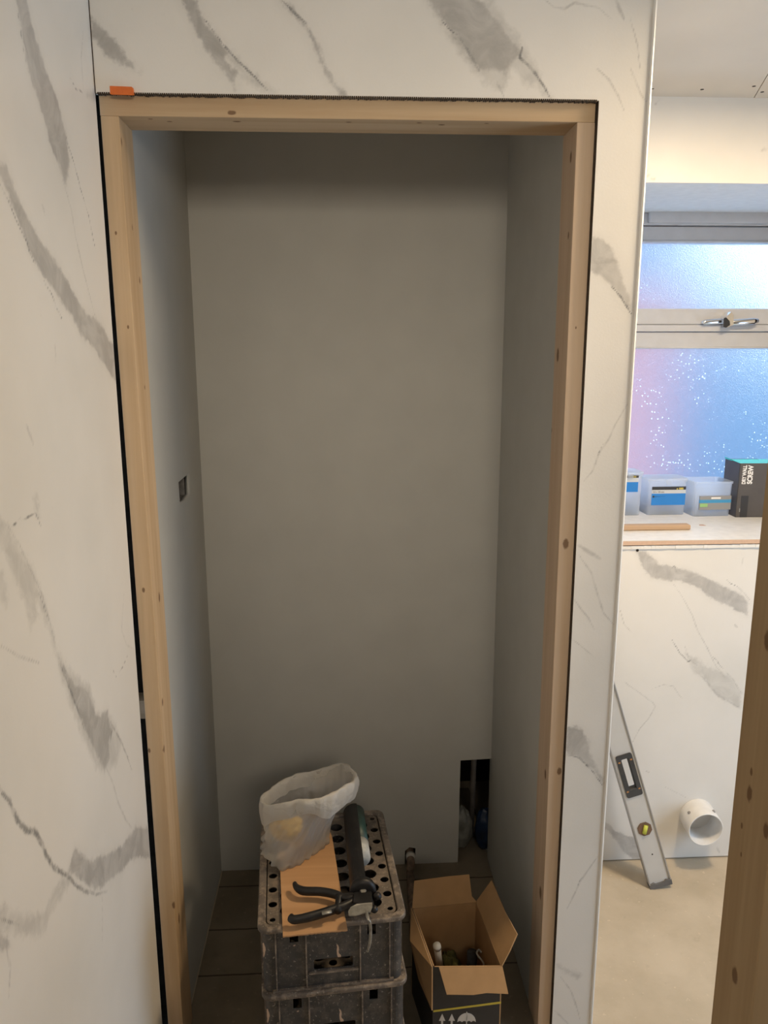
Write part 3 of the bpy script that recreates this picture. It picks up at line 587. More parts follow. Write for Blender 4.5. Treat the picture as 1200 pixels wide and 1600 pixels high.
# ------------------------------------------------------------------ back box in the alcove wall
eb = thing('back_box', 'sunken metal socket box in the left wall of the alcove', 'socket box', (AX0 - 0.03, 1.865, 1.19))
GALV = mat('galvanised_steel', 0.5, (0.20, 0.19, 0.18), metal=0.5, noise=0.25, nscale=60)
bm = bmesh.new(); y0, y1, z0, z1 = 1.803, 1.926, 1.197, 1.250
box(bm, (AX0 - .045, y0, z0), (AX0 - .043, y1, z1)); box(bm, (AX0 - .045, y0, z0), (AX0 - .013, y0 + .002, z1)); box(bm, (AX0 - .045, y1 - .002, z0), (AX0 - .013, y1, z1)); box(bm, (AX0 - .045, y0, z0), (AX0 - .013, y1, z0 + .002)); box(bm, (AX0 - .045, y0, z1 - .002), (AX0 - .013, y1, z1))
obj('metal_case', bm, GALV, eb)
bm = bmesh.new(); tube(bm, smooth_pts([(AX0 - .043, 1.85, 1.22), (AX0 - .03, 1.86, 1.235), (AX0 - .022, 1.88, 1.22), (AX0 - .03, 1.90, 1.207)]), 0.004, 8); obj('cable', bm, mat('cable_grey', 0.5, (0.35, 0.34, 0.33)), eb, True)

# ------------------------------------------------------------------ cavity behind the hole: pipes and bags
CU = mat('old_pipe', 0.6, (0.16, 0.14, 0.12), noise=0.3)
hp = thing('heating_pipe', 'dull grey vertical pipe in the dark hole in the back wall', 'pipe', (0.39, 2.2, 0))
obj('riser', tube(bmesh.new(), [(0.398, 2.22, 0.003), (0.404, 2.22, 0.349)], 0.009, 12), CU, hp, True)
obj('branch', tube(bmesh.new(), [(0.25, 2.24, 0.325), (0.53, 2.24, 0.325)], 0.010, 12), CU, hp, True)
def blob(bm, c, s, seed, amp=0.18, sub=4):
    rnd = random.Random(seed); r = bmesh.ops.create_icosphere(bm, subdivisions=sub, radius=1)
    ph = [(Vector((rnd.uniform(-1, 1), rnd.uniform(-1, 1), rnd.uniform(-1, 1))) * rnd.uniform(3, 9), rnd.uniform(0, 6)) for _ in range(9)]
    for v in r['verts']:
        q = v.co.copy(); k = 1 + sum(abs(sin(q.dot(a) + p)) - .6 for a, p in ph) * amp / 4
        v.co = Vector(c) + Vector((q.x * s[0] * k, q.y * s[1] * k, max(q.z * s[2] * k, -s[2])))
    return bm
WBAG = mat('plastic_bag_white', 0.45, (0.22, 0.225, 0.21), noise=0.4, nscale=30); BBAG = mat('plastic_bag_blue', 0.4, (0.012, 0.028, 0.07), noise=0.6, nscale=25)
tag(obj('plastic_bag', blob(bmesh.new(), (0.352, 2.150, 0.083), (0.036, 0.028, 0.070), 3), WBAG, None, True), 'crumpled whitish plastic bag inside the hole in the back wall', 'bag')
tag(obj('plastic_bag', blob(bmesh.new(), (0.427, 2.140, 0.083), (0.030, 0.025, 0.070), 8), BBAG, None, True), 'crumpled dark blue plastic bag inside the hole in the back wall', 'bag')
bm = bmesh.new(); c = [(0.352 + .016 * cos(a), 2.124, 0.108 + .022 * sin(a)) for a in [2 * pi * k / 20 for k in range(21)]]
# pipe stub on the alcove floor
ps = thing('pipe_stub', 'old capped pipe elbow at the foot of the alcove back wall', 'pipe', (0.187, 2.05, 0))
RUST = mat('rusty_pipe', 0.75, (0.20, 0.14, 0.10), noise=0.4, nscale=60)
obj('elbow', tube(bmesh.new(), smooth_pts([(0.187, 2.13, 0.040), (0.187, 2.07, 0.042), (0.186, 2.045, 0.036), (0.184, 2.035, 0.018), (0.184, 2.033, 0.003)]), 0.0115, 14), RUST, ps, True)
obj('run', tube(bmesh.new(), [(0.184, 2.03, 0.0145), (0.172, 1.78, 0.0145)], 0.0115, 14), RUST, ps, True)
obj('joint_collar', tube(bmesh.new(), [(0.188, 2.076, 0.043), (0.188, 2.060, 0.043)], 0.0145, 14), mat('white_joint', 0.5, (0.5, 0.48, 0.45)), ps, True)

# ------------------------------------------------------------------ bottle crates, upside down
ZT = 0.453; CH = 0.150
q = [atZ(x, y, ZT) for x, y in ((410, 1450), (639, 1432), (593, 1264), (404, 1280))]
CW, CD = ((q[1] - q[0]).length + (q[2] - q[3]).length) / 2 + .004, ((q[2] - q[1]).length + (q[3] - q[0]).length) / 2 + .004
cc = (q[0] + q[1] + q[2] + q[3]) / 4
CA = (atan2(q[1].y - q[0].y, q[1].x - q[0].x) + atan2(-(q[2].x - q[1].x), q[2].y - q[1].y)) / 2
print('crate', CW, CD, cc, CA)
def crate_mat(name, base, dust_c, dust_amt, splat):
    m = bpy.data.materials.new(name); m.use_nodes = True; n = m.node_tree; b = n.nodes['Principled BSDF']; b.inputs['Roughness'].default_value = 0.6
    c = mixc(n, smooth(n, noise(n, 14, 6), 0.3, 0.7), base, tuple(v * 1.7 for v in base))
    c = mixc(n, math_(n, 'MULTIPLY', smooth(n, noise(n, 38, 6, rough=0.75), 0.46, 0.62), dust_amt), c, dust_c)
    c = mixc(n, math_(n, 'MULTIPLY', smooth(n, noise(n, 120, 4, rough=0.8), 0.61, 0.65), 0.6), c, (0.45, 0.40, 0.34))
    tcn = n.nodes.new('ShaderNodeTexCoord'); mp = n.nodes.new('ShaderNodeMapping'); mp.inputs['Scale'].default_value = (1, 1, 0.45); n.links.new(tcn.outputs['Object'], mp.inputs[0])
    sp = smooth(n, noise(n, 26, 3, mp.outputs[0]), splat, splat + 0.012)
    c = mixc(n, sp, c, (0.52, 0.37, 0.27))
    n.links.new(c, b.inputs['Base Color']); return m
CR_S = crate_mat('crate_side_plastic', (0.028, 0.027, 0.027), (0.13, 0.11, 0.09), 0.40, 0.63)
CR_T = crate_mat('crate_top_dusty', (0.085, 0.070, 0.055), (0.24, 0.185, 0.14), 0.7, 0.76)
CR_R = crate_mat('crate_rim_dusty', (0.085, 0.070, 0.058), (0.30, 0.24, 0.185), 0.75, 0.74)
def XZ(y): return Matrix(((1, 0, 0, 0), (0, 0, -1, y), (0, 1, 0, 0), (0, 0, 0, 1)))     # plate in XZ at y
def YZ(x): return Matrix(((0, 0, 1, x), (1, 0, 0, 0), (0, 1, 0, 0), (0, 0, 0, 1)))
def make_crate(label):
    r = thing('bottle_crate', label, 'crate', (0, 0, 0), 'stacked upside-down bottle crates', rot=0.0)
    hw, hd = CW / 2 - .006, CD / 2 - .006
    # base plate turned up, with its bottle holes
    holes = []; px, py = CW * .200, CD * .90 / 7.6
    for i in range(4):
        for j in range(7): holes.append(circle((i - 1.5) * px, (j - 3) * py, 0.0150, 20))
    for i in range(5):
        for j in range(8):
            rr = 0.0092 if 0 < j < 7 else 0.006
            if abs((i - 2) * px) + rr > hw - .011: continue
            holes.append(circle((i - 2) * px, (j - 3.5) * py, rr, 16))
    obj('base_plate', plate(rrect(-hw + .012, -hd + .012, hw - .012, hd - .012, .014), holes, 0.003, Matrix.Translation((0, 0, CH - .006))), CR_T, r)
    ring = plate(rrect(-CW / 2, -CD / 2, CW / 2, CD / 2, .020), [rrect(-hw + .010, -hd + .010, hw - .010, hd - .010, .012)], 0.011, Matrix.Translation((0, 0, CH - .0065)), 0.003)
    obj('rim', ring, CR_R, r)
    H0 = CH - .010
    def side(width, mt, handle):
        w2 = width / 2
        hs = []
        for s in (-1, 1):
            xc = s * width * 0.305
            hs.append([(xc - .0085, H0 - .032), (xc + .0085, H0 - .032), (xc + .0085, H0 - .008), (xc - .0085, H0 - .008)])
        if handle: hs.append(rrect(-width * .155, .040, width * .155, .064, .004))
        return plate([(-w2, 0), (w2, 0), (w2, H0), (-w2, H0)], hs, 0.003, mt)
    ws = bmesh.new()
    for s in (-1, 1):
        join(ws, side(2 * hw - .03, XZ(s * (hd - .004)), s < 0)); join(ws, side(2 * hd - .03, YZ(s * (hw - .004)), False))
    for sx in (-1, 1):
        for sy in (-1, 1):      # rounded corners
            vs = []
            for k in range(7):
                a = radians(90 * k / 6); x = sx * (hw - .019 + .017 * cos(a)); y = sy * (hd - .019 + .017 * sin(a))
                vs.append((ws.verts.new((x, y, 0)), ws.verts.new((x, y, H0))))
            for a, b_ in zip(vs[:-1], vs[1:]): ws.faces.new((a[0], b_[0], b_[1], a[1]))
    obj('side_walls', ws, CR_S, r)
    rb = bmesh.new()
    for s in (-1, 1):
        for fx in (-.40, -.19, .19, .40):
            box(rb, (fx * 2 * hw - .0014, s * (hd - .004), .002), (fx * 2 * hw + .0014, s * (hd + .002), H0), mi=0)
            box(rb, (s * (hw - .004), fx * 2 * hd - .0014, .002), (s * (hw + .002), fx * 2 * hd + .0014, H0), mi=0)
        box(rb, (-.155 * CW - .004, s * (hd - .004), .033), (.155 * CW + .004, s * (hd + .0015), .0375))
        box(rb, (s * (hw - .004), -.155 * CD, .033), (s * (hw + .0015), .155 * CD, .0375))
        box(rb, (-hw + .02, s * (hd - .005), 0), (hw - .02, s * (hd + .003), .005)); box(rb, (s * (hw - .005), -hd + .02, 0), (s * (hw + .003), hd - .02, .005))
    obj('ribs', rb, CR_R, r)
    return r
def copy_tree(o, parent=None):
    c = o.copy(); COL.objects.link(c); c.parent = parent
    for ch in [x for x in bpy.data.objects if x.parent == o]: copy_tree(ch, c)
    return c
crate = make_crate('topmost of the stacked grey bottle crates, upside down with tools on it')
crate.location = (cc.x, cc.y, ZT - CH); crate.rotation_euler = (0, 0, CA)
for k, lb in ((2, 'paint-splashed grey bottle crate directly under the topmost one'), (3, 'lowest grey bottle crate standing on the alcove floor')):
    c2 = copy_tree(crate); c2['label'] = lb; c2.location = (cc.x + .001 * k, cc.y - .0015 * k, ZT - k * CH); c2.rotation_euler = (0, 0, CA + .004 * k)

# board on the crate
ZB = ZT + 0.0005
W_B = wood('plywood_offcut', (0.56, 0.33, 0.17), (0.44, 0.25, 0.12), 0, gscale=0.8)
bp_ = [(442, 1462), (470, 1461), (505, 1459), (530, 1455), (543, 1452), (540, 1437), (519, 1308), (496, 1250), (425, 1262), (438, 1362)]
pts = [atZ(x, y, ZB + .004) for x, y in bp_]
# ragged front edge
fr_e = []
for k in range(46):
    t = k / 45; p = pts[0].lerp(pts[4], t); fr_e.append(p + Vector((0, (random.random() - .5) * .0016, 0)))
outl = [(p.x, p.y) for p in fr_e + pts[5:]]
tag(obj('plywood_offcut', plate(outl, [], 0.004, Matrix.Translation((0, 0, ZB + .002))), W_B), 'flat plywood offcut with a ragged edge lying on the top crate', 'board')

# ------------------------------------------------------------------ caulking gun
ZG = ZB + 0.030
gun = thing('caulking_gun', 'black caulking gun lying on its side on the top crate', 'caulking gun', tuple(atZ(560, 1395, ZT)))
GB = mat('gun_black_steel', 0.45, (0.012, 0.011, 0.011), metal=0.2, noise=0.5, nscale=60); GS = mat('gun_bare_steel', 0.5, (0.30, 0.29, 0.26), metal=0.6, noise=0.25, nscale=80)
GC = mat('cartridge_dark_green', 0.45, (0.02, 0.050, 0.040), noise=0.4, nscale=40); GL = mat('cartridge_label', 0.5, (0.40, 0.40, 0.37), noise=0.2, nscale=90)
p_far, p_near = atZ(553, 1270, ZG), atZ(567, 1392, ZG)
ax = (p_near - p_far).normalized(); sd_ = ax.cross(Vector((0, 0, 1))).normalized()     # points to image left or right
if sd_.x < 0: sd_ = -sd_
ln_ = (p_near - p_far).length
R_ = 0.0215
obj('cartridge', tube(bmesh.new(), [p_far + sd_ * .003, p_far + ax * (ln_ * .45) + sd_ * .003], R_, 24), GC, gun, True)
obj('cartridge_label', tube(bmesh.new(), [p_far + ax * (ln_ * .45) + sd_ * .003, p_far + ax * (ln_ * .62) + sd_ * .003], R_ + .0003, 24), GL, gun, True)
bm = bmesh.new()      # open half-round cradle on the left
segs = 14; th = 0.0015
for i in range(2):
    pass
upv = Vector((0, 0, 1)); rings = []
for s_ in (0.0, 1.0):
    c = p_far + ax * (ln_ * s_); row = []
    for k in range(segs + 1):
        a = radians(75 + 175 * k / segs)
        for rr in (R_ + .001, R_ + .0035): row.append(bm.verts.new(c + sd_ * (cos(a) * rr) + upv * (sin(a) * rr)))
    rings.append(row)
for k in range(segs):
    a, b_ = rings
    bm.faces.new((a[2 * k + 1], a[2 * k + 3], b_[2 * k + 3], b_[2 * k + 1])); bm.faces.new((a[2 * k], b_[2 * k], b_[2 * k + 2], a[2 * k + 2]))
for row in rings:
    for k in range(segs): bm.faces.new((row[2 * k], row[2 * k + 2], row[2 * k + 3], row[2 * k + 1]))
bm.faces.new((rings[0][0], rings[0][1], rings[1][1], rings[1][0])); bm.faces.new((rings[0][-1], rings[0][-2], rings[1][-2], rings[1][-1]))
obj('cradle', bm, GB, gun)
obj('end_cap', tube(bmesh.new(), [p_near - ax * .012, p_near - ax * .006, p_near + ax * .004, p_near + ax * .007], [R_ + .003, R_ + .0055, R_ + .0055, R_ - .002], 28), GB, gun, True)
obj('plunger_nut', tube(bmesh.new(), [p_near + ax * .007, p_near + ax * .016], [0.010, 0.009], 6), GS, gun)
bm = bmesh.new(); c = p_near + ax * .030
gp = lambda x, y, z=0.0: atZ(x, y, ZG + z)
hexa(bm, [gp(551, 1412, -.014), gp(585, 1416, -.014), gp(582, 1390, -.014), gp(552, 1392, -.014), gp(551, 1410, .008), gp(583, 1414, .008), gp(580, 1392, .008), gp(553, 1394, .008)], .003)
obj('trigger_housing', bm, GB, gun)
obj('plunger_rod', tube(bmesh.new(), smooth_pts([p_far + ax * .01 + Vector((0, 0, .0)), p_near + ax * .01, gp(571, 1412, .004), gp(573, 1428, .010), gp(577, 1440, .008), atY(579, 1452, cc.y - CD / 2 - .018), atY(578, 1472, cc.y - CD / 2 - .014), atY(574, 1486, cc.y - CD / 2 - .008)]), 0.0032, 10), GS, gun, True)
rel = [gp(545, 1430, .010), gp(544, 1424, .010), gp(548, 1417, .010), gp(558, 1412, .012), gp(582, 1410, .012), gp(582, 1416, .012), gp(579, 1424, .012), gp(566, 1427, .012), gp(556, 1430, .011)]
bm = bmesh.new(); a_ = [bm.verts.new(p) for p in rel]; b2 = [bm.verts.new(p - Vector((0, 0, .002))) for p in rel]; bm.faces.new(a_); bm.faces.new(list(reversed(b2)))
for i in range(len(rel)): bm.faces.new((a_[i], b2[i], b2[(i + 1) % len(rel)], a_[(i + 1) % len(rel)]))
obj('release_plate', bm, GS, gun)
zo = -.006
obj('trigger', tube(bmesh.new(), smooth_pts([gp(460, 1379, zo), gp(463, 1386, zo), gp(474, 1392, zo), (gp(500, 1393, zo)), gp(522, 1397, zo), gp(540, 1404, zo), gp(556, 1402, zo)]), [.002] + [.0045 + .0035 * min(1, k / 6) for k in range(23)] + [.010], 12, flat=(1, 1.1)), GB, gun, True)
obj('grip', tube(bmesh.new(), smooth_pts([gp(454, 1434, zo), gp(460, 1437, zo), gp(478, 1434, zo), gp(500, 1428, zo), gp(522, 1421, zo), gp(540, 1415, zo), gp(556, 1406, zo)]), [.0075] * 8 + [.0078] * 17, 12, flat=(1, 1.2)), GB, gun, True)
obj('pivot_bracket', tube(bmesh.new(), [gp(528, 1424, -.004), gp(529, 1402, -.004), gp(560, 1398, -.004)], .0075, 10), GB, gun, True)
obj('rivet_plate', tube(bmesh.new(), [gp(503, 1427, .0035), gp(518, 1424, .0035)], .0045, 10, flat=(1, .5)), GS, gun, True)
obj('side_screw', tube(bmesh.new(), [gp(588, 1401, -.012), gp(590, 1400, .006)], .008, 12), GB, gun, True)
obj('cap_lug', tube(bmesh.new(), [gp(584, 1420, -.012), gp(585, 1421, .006)], .007, 12), GB, gun, True)

# ------------------------------------------------------------------ plastic bag standing on the crate
def bag_mat():
    m = bpy.data.materials.new('thin_white_polythene'); m.use_nodes = True; n = m.node_tree; n.nodes.clear()
    o_ = N(n, 'ShaderNodeOutputMaterial'); d = N(n, 'ShaderNodeBsdfPrincipled'); d.inputs['Base Color'].default_value = (0.62, 0.60, 0.56, 1); d.inputs['Roughness'].default_value = 0.45
    bp = N(n, 'ShaderNodeBump'); bp.inputs['Strength'].default_value = 0.9; bp.inputs['Distance'].default_value = 0.004; n.links.new(noise(n, 34, 4, dist=1.5), bp.inputs['Height']); n.links.new(bp.outputs[0], d.inputs['Normal'])
    t = N(n, 'ShaderNodeBsdfTranslucent'); t.inputs[0].default_value = (0.65, 0.63, 0.59, 1); tr = N(n, 'ShaderNodeBsdfTransparent')
    m1 = N(n, 'ShaderNodeMixShader'); m1.inputs[0].default_value = 0.35; n.links.new(d.outputs[0], m1.inputs[1]); n.links.new(t.outputs[0], m1.inputs[2])
    m2 = N(n, 'ShaderNodeMixShader'); n.links.new(m1.outputs[0], m2.inputs[1]); n.links.new(tr.outputs[0], m2.inputs[2])
    m2.inputs[0].default_value = 0.50
    n.links.new(m2.outputs[0], o_.inputs[0]); return m
def cuff_mat():
    m = bag_mat(); m.name = 'folded_polythene'
    for x in m.node_tree.nodes:
        if x.type == 'MIX_SHADER' and any(l.from_node.type == 'BSDF_TRANSPARENT' for l in x.inputs[2].links): x.inputs[0].default_value = 0.06
    return m
BAG = bag_mat(); CUFF = cuff_mat()
ZF = ZB + 0.0055
# outline rings from floor of the bag up to the mouth: centre, half axes (x, y), tilt handled through z offsets
foot = [atZ(*p, ZF) for p in [(411, 1338), (425, 1352), (445, 1361), (470, 1351), (492, 1333), (512, 1318), (508, 1300), (470, 1288), (430, 1290), (412, 1310)]]
fc = sum(foot, Vector()) / len(foot)
mouth_px = [(404, 1250, 1.545), (420, 1258, 1.50), (445, 1256, 1.475), (478, 1249, 1.465), (508, 1242, 1.47), (535, 1232, 1.50), (556, 1216, 1.545), (554, 1205, 1.59), (541, 1197, 1.625), (522, 1194, 1.65), (490, 1206, 1.65), (452, 1217, 1.63), (425, 1230, 1.595)]
mouth = [atY(x, y, Y) for x, y, Y in mouth_px]; mc = sum(mouth, Vector()) / len(mouth)
def resample(loop, n, c):
    """loop -> n points at equal angles round c"""
    res = []
    an = [(atan2(p.y - c.y, p.x - c.x), p) for p in loop]; an.sort(key=lambda t: t[0]); m_ = len(an)
    for k in range(n):
        a = -pi + 2 * pi * k / n
        for i in range(m_):
            a0, p0 = an[i]; a1, p1 = an[(i + 1) % m_]
            aa = a
            if i == m_ - 1:
                a1 += 2 * pi
                if aa < a0: aa += 2 * pi
            if a0 <= aa < a1: res.append(p0.lerp(p1, (aa - a0) / (a1 - a0))); break
    return res
NB = 96; fo, mo = resample(foot, NB, fc), resample(mouth, NB, mc)
def smooth_loop(l, it):
    for _ in range(it): l = [(l[i - 1] + l[i] * 2 + l[(i + 1) % len(l)]) / 4 for i in range(len(l))]
    return l
mo = smooth_loop(mo, 14); fo = smooth_loop(fo, 5)
rb_ = random.Random(5); wv = [(rb_.randint(2, 9), rb_.uniform(0, 6), rb_.uniform(-7, 7)) for _ in range(7)] + [(rb_.randint(14, 30), rb_.uniform(0, 6), rb_.uniform(-12, 12)) for _ in range(4)]
def crumple(p, c, k, t, amp):
    a = 2 * pi * k / NB; s = sum((abs(sin(f_ * a / 2 + ph + tw * t)) - .6) for f_, ph, tw in wv) / 6
    d = (p - c); d.z = 0; return p + d.normalized() * s * amp
NR = 26
bm = bmesh.new(); rows = []
for i in range(NR + 1):
    t = i / NR; c = fc.lerp(mc, t); row = []
    waist = 1 - 0.10 * sin(pi * min(1, t * 1.25)) if t < .8 else 1
    for k in range(NB):
        tt = t; p = fo[k].lerp(mo[k], tt ** 1.1)
        p.z = ZF + (mo[k].z - ZF) * tt
        p = c.lerp(Vector((p.x, p.y, c.z)), waist) + Vector((0, 0, p.z - c.z))
        p = crumple(p, c, k, t * 1.0, 0.020 * (1 - .72 * t) + (.002))
        if i: p.z += 0.003 * sin(9 * t + k * .3)
        row.append(bm.verts.new(p))
    rows.append(row)
for a, b_ in zip(rows[:-1], rows[1:]):
    for k in range(NB): bm.faces.new((a[k], a[(k + 1) % NB], b_[(k + 1) % NB], b_[k]))
cv = bm.verts.new(fc); 
for k in range(NB): bm.faces.new((rows[0][(k + 1) % NB], rows[0][k], cv))
bagr = thing('polythene_bag', 'open translucent white polythene bag standing on the top crate', 'bag', tuple(fc))
mo_top = [v.co.copy() for v in rows[-1]]
obj('bag_body', bm, BAG, bagr, True)
bm = bmesh.new(); rows = []
prof = [(-.006, -.030), (-.004, -.010), (-.001, .000), (.003, .0025), (.0065, -.001), (.008, -.010), (.0075, -.022), (.005, -.034), (.002, -.043)]
for j, (dr, dz) in enumerate(prof):
    row = []
    for k in range(NB):
        p = mo_top[k]; d = p - mc; d.z = 0; d.normalize()
        a = 2 * pi * k / NB
        wob_ = 1 + .20 * sin(3 * a + 1) + .12 * sin(7 * a)
        row.append(bm.verts.new(p + d * (dr + .0014 * sin(11 * a + j * .7) + .001 * sin(19 * a + j)) + Vector((0, 0, dz * (wob_ if j > 4 else 1)))))
    rows.append(row)
for a, b_ in zip(rows[:-1], rows[1:]):
    for k in range(NB): bm.faces.new((a[k], a[(k + 1) % NB], b_[(k + 1) % NB], b_[k]))
obj('folded_cuff', bm, CUFF, bagr, True)
RAG = mat('yellow_cloth', 0.9, (0.60, 0.38, 0.08), noise=0.25, nscale=40)
tag(obj('yellow_cloth', blob(bmesh.new(), fc + Vector((-.014, -.004, .055)), (.034, .022, .032), 21, .3), RAG, None, True), 'crumpled yellow cloth seen through the side of the polythene bag', 'cloth')

# ------------------------------------------------------------------ cardboard box
ZC = 0.24
CBI = mat('cardboard_inside', 0.85, (0.42, 0.26, 0.13), noise=0.06, nscale=30, spec=0.15)
CBO = mat('box_print_black', 0.6, (0.030, 0.029, 0.030), noise=0.15, nscale=30)
YEL = mat('box_print_yellow', 0.6, (0.60, 0.48, 0.06)); WPR = mat('box_print_white', 0.6, (0.62, 0.60, 0.57))
b4 = [atZ(x, y, ZC) for x, y in ((677, 1511), (785, 1510), (745, 1409), (644, 1419))]
bc = sum(b4, Vector()) / 4
ex = ((b4[1] - b4[0]) + (b4[2] - b4[3])).normalized(); ey = Vector((-ex.y, ex.x, 0)); 
BW = ((b4[1] - b4[0]).length + (b4[2] - b4[3]).length) / 2; BD = ((b4[3] - b4[0]).dot(ey) + (b4[2] - b4[1]).dot(ey)) / 2
shear = ((b4[3] - b4[0]) + (b4[2] - b4[1])).normalized()
print('box', b4, BW, BD)
bx = thing('cardboard_box', 'open black printed cardboard box with brown flaps right of the crates', 'box', (bc.x, bc.y, 0))
TH = 0.003
def wallp(name, a, b_, z0, z1, inw):
    """upright board from a to b, thickness towards inw: brown inside layer and black printed face"""
    n_out = (-inw).normalized()
    def slab(o0, o1): return hexa(bmesh.new(), [Vector((p.x, p.y, z)) + n_out * o for z in (z0, z1) for p, o in ((a, o0), (b_, o0), (b_, o1), (a, o1))])
    w_ = obj(name, slab(-TH, -0.0004), CBI, bx); obj('printed_face', slab(-0.0004, 0.0), CBO, w_)
    return w_
b4 = [Vector((p.x, p.y, 0)) for p in b4]
for i in range(4):
    a, b_ = b4[i], b4[(i + 1) % 4]; inn = (bc - (a + b_) / 2); inn.z = 0
    e = (b_ - a).normalized(); nn_ = Vector((-e.y, e.x, 0)); nn_ = nn_ if nn_.dot(inn) > 0 else -nn_
    wallp(['front_wall', 'right_wall', 'back_wall', 'left_wall'][i], a, b_, 0.0035, ZC, nn_)
obj('bottom', hexa(bmesh.new(), [Vector((p.x, p.y, z)) * 1.0 + (bc - Vector((p.x, p.y, bc.z))) * .03 for z in (0.004, 0.007) for p in b4]), CBI, bx)
def flap(name, pts, nrm, m_out=CBO):
    nrm = nrm.normalized(); k = len(pts)
    def sh(o0, o1):
        bm = bmesh.new(); a = [bm.verts.new(p + nrm * o0) for p in pts]; b_ = [bm.verts.new(p + nrm * o1) for p in pts]
        bm.faces.new(a); bm.faces.new(list(reversed(b_)))
        for i in range(k): bm.faces.new((a[i], b_[i], b_[(i + 1) % k], a[(i + 1) % k]))
        return bm
    f_ = obj(name, sh(0, .0022), CBI, bx); obj('printed_face', sh(-.0004, 0), m_out, f_)
    return f_
up3 = lambda p, dz=0: Vector((p.x, p.y, ZC + dz))
def onplane(h0, h1, third, pxs):
    nn = (h1 - h0).cross(third - h0).normalized(); r_ = []
    for x, y in pxs:
        d = ray(x, y); r_.append(EYE + d * ((h0 - EYE).dot(nn) / d.dot(nn)))
    return r_
yf = (b4[0].y + b4[1].y) / 2
h0_, h1_ = up3(b4[0]).lerp(up3(b4[1]), .08), up3(b4[1]); fl = [h0_, h1_] + onplane(h0_, h1_, atY(745, 1554, yf - .028), [(794, 1553), (760, 1551.5), (740, 1554.5), (698, 1554)])
flap('front_flap', fl, Vector((0, -.75, .6)))
xr = (b4[1].x + b4[2].x) / 2
h0_, h1_ = up3(b4[2]), up3(b4[1]); fl = [h0_, h1_] + onplane(h0_, h1_, atX(789, 1423, xr + .036), [(797, 1487), (809, 1460), (789, 1423), (769, 1376)])
flap('right_flap', fl, Vector((-.8, 0, .5)))
yb = b4[2].y
h0_, h1_ = up3(b4[3]), up3(b4[2]); fl = [h0_, h1_] + onplane(h0_, h1_, atY(700, 1369, yb + .022), [(737, 1400), (733, 1366), (700, 1369), (647, 1376)])
flap('back_flap', fl, Vector((0, -.8, .4)))
fl = [up3(b4[3]) + Vector((-.001, 0, 0)), up3(b4[0]) + Vector((-.001, 0, 0)), atX(676, 1579, b4[0].x - .004), atX(655, 1530, b4[0].x * .6 + b4[3].x * .4 - .012), atX(642, 1470, b4[3].x - .010)]
flap('left_flap', fl, Vector((-.95, -.1, .25)))
# print on the front face
e = (b4[1] - b4[0]).normalized(); no = Vector((e.y, -e.x, 0)); o0 = b4[0] + no * .0003
Yz = lambda x, y: atY(x, y, o0.y)
MF = Matrix.Translation(o0) @ Matrix(((e.x, 0, no.x, 0), (e.y, 0, no.y, 0), (0, 1, 0, 0), (0, 0, 0, 1)))
def fpt(x, y):
    d = ray(x, y); t = (o0 - EYE).dot(no) / d.dot(no); p = EYE + d * t - o0
    return (p.dot(e), p.z)
obj('yellow_stripe', plate([fpt(677, 1578.5), fpt(783, 1565), fpt(783, 1568), fpt(677, 1581.5)], [], .0005, MF), YEL, bx)
u0_, v0_ = fpt(691, 1584); su = (fpt(760, 1584)[0] - u0_) / 69
def shp(name, l, m_=WPR): return obj(name, plate(l, [], .0005, MF), m_, bx)
for k, xx in enumerate((691, 706)):
    u, v = fpt(xx, 1584); s = su
    shp('printed_arrow', [(u, v), (u + 5 * s, v - 13 * s), (u + 1.6 * s, v - 13 * s), (u + 1.6 * s, v - 34 * s), (u - 1.6 * s, v - 34 * s), (u - 1.6 * s, v - 13 * s), (u - 5 * s, v - 13 * s)])
u, v = fpt(729, 1597); s = su; um = []
for k in range(13): a = pi * k / 12; um.append((u + 14.5 * s * cos(a), v + 17 * s * sin(a)))
for k in range(4):
    x0 = -14.5 + k * 7.25; um += [(u + (x0 + 1.5) * s, v + 1.5 * s), (u + (x0 + 3.6) * s, v + 2.4 * s), (u + (x0 + 5.7) * s, v + 1.5 * s)] + ([(u + (x0 + 7.25) * s, v)] if k < 3 else [])
shp('printed_umbrella', um); shp('printed_umbrella', [(u - .8 * s, v + 19 * s), (u + .8 * s, v + 19 * s), (u + .8 * s, v - 18 * s), (u - .8 * s, v - 18 * s)])
# side stripe
# contents
tb_ = thing('sealant_tube', 'pale plastic tube leaning in the front left corner of the cardboard box', 'tube', tuple(bc))
PW = mat('offwhite_plastic', 0.5, (0.42, 0.41, 0.38), noise=0.1)
ta, tb2 = atZ(675, 1480, .222), atZ(688, 1518, .130)
ta = Vector((max(ta.x, b4[0].x + .018), ta.y, ta.z)); tb2 = Vector((max(tb2.x, b4[0].x + .02), max(tb2.y, b4[0].y + .014), tb2.z))
obj('tube_body', tube(bmesh.new(), [ta, tb2], .0080, 16), PW, tb_, True)
obj('tube_cap', tube(bmesh.new(), [ta + (ta - tb2).normalized() * .006, ta - (ta - tb2).normalized() * .004], .0092, 16), PW, tb_, True)
GLV = mat('glove_yellow_black', 0.9, (0.075, 0.07, 0.018), noise=0.98, nscale=45)
gx = bc + Vector((.005, .00, -.0))
tag(obj('work_glove', blob(bmesh.new(), (b4[2].x - .076, bc.y + .030, .086), (.030, .036, .072), 31, .35), GLV, None, True), 'dark yellow and black work glove in the cardboard box', 'glove')
rl = thing('paint_roller', 'dark paint roller with white hooked plastic arm in the cardboard box', 'paint roller', (bc.x + .03, bc.y, .1))
r0_ = atZ(750, 1487, .150)
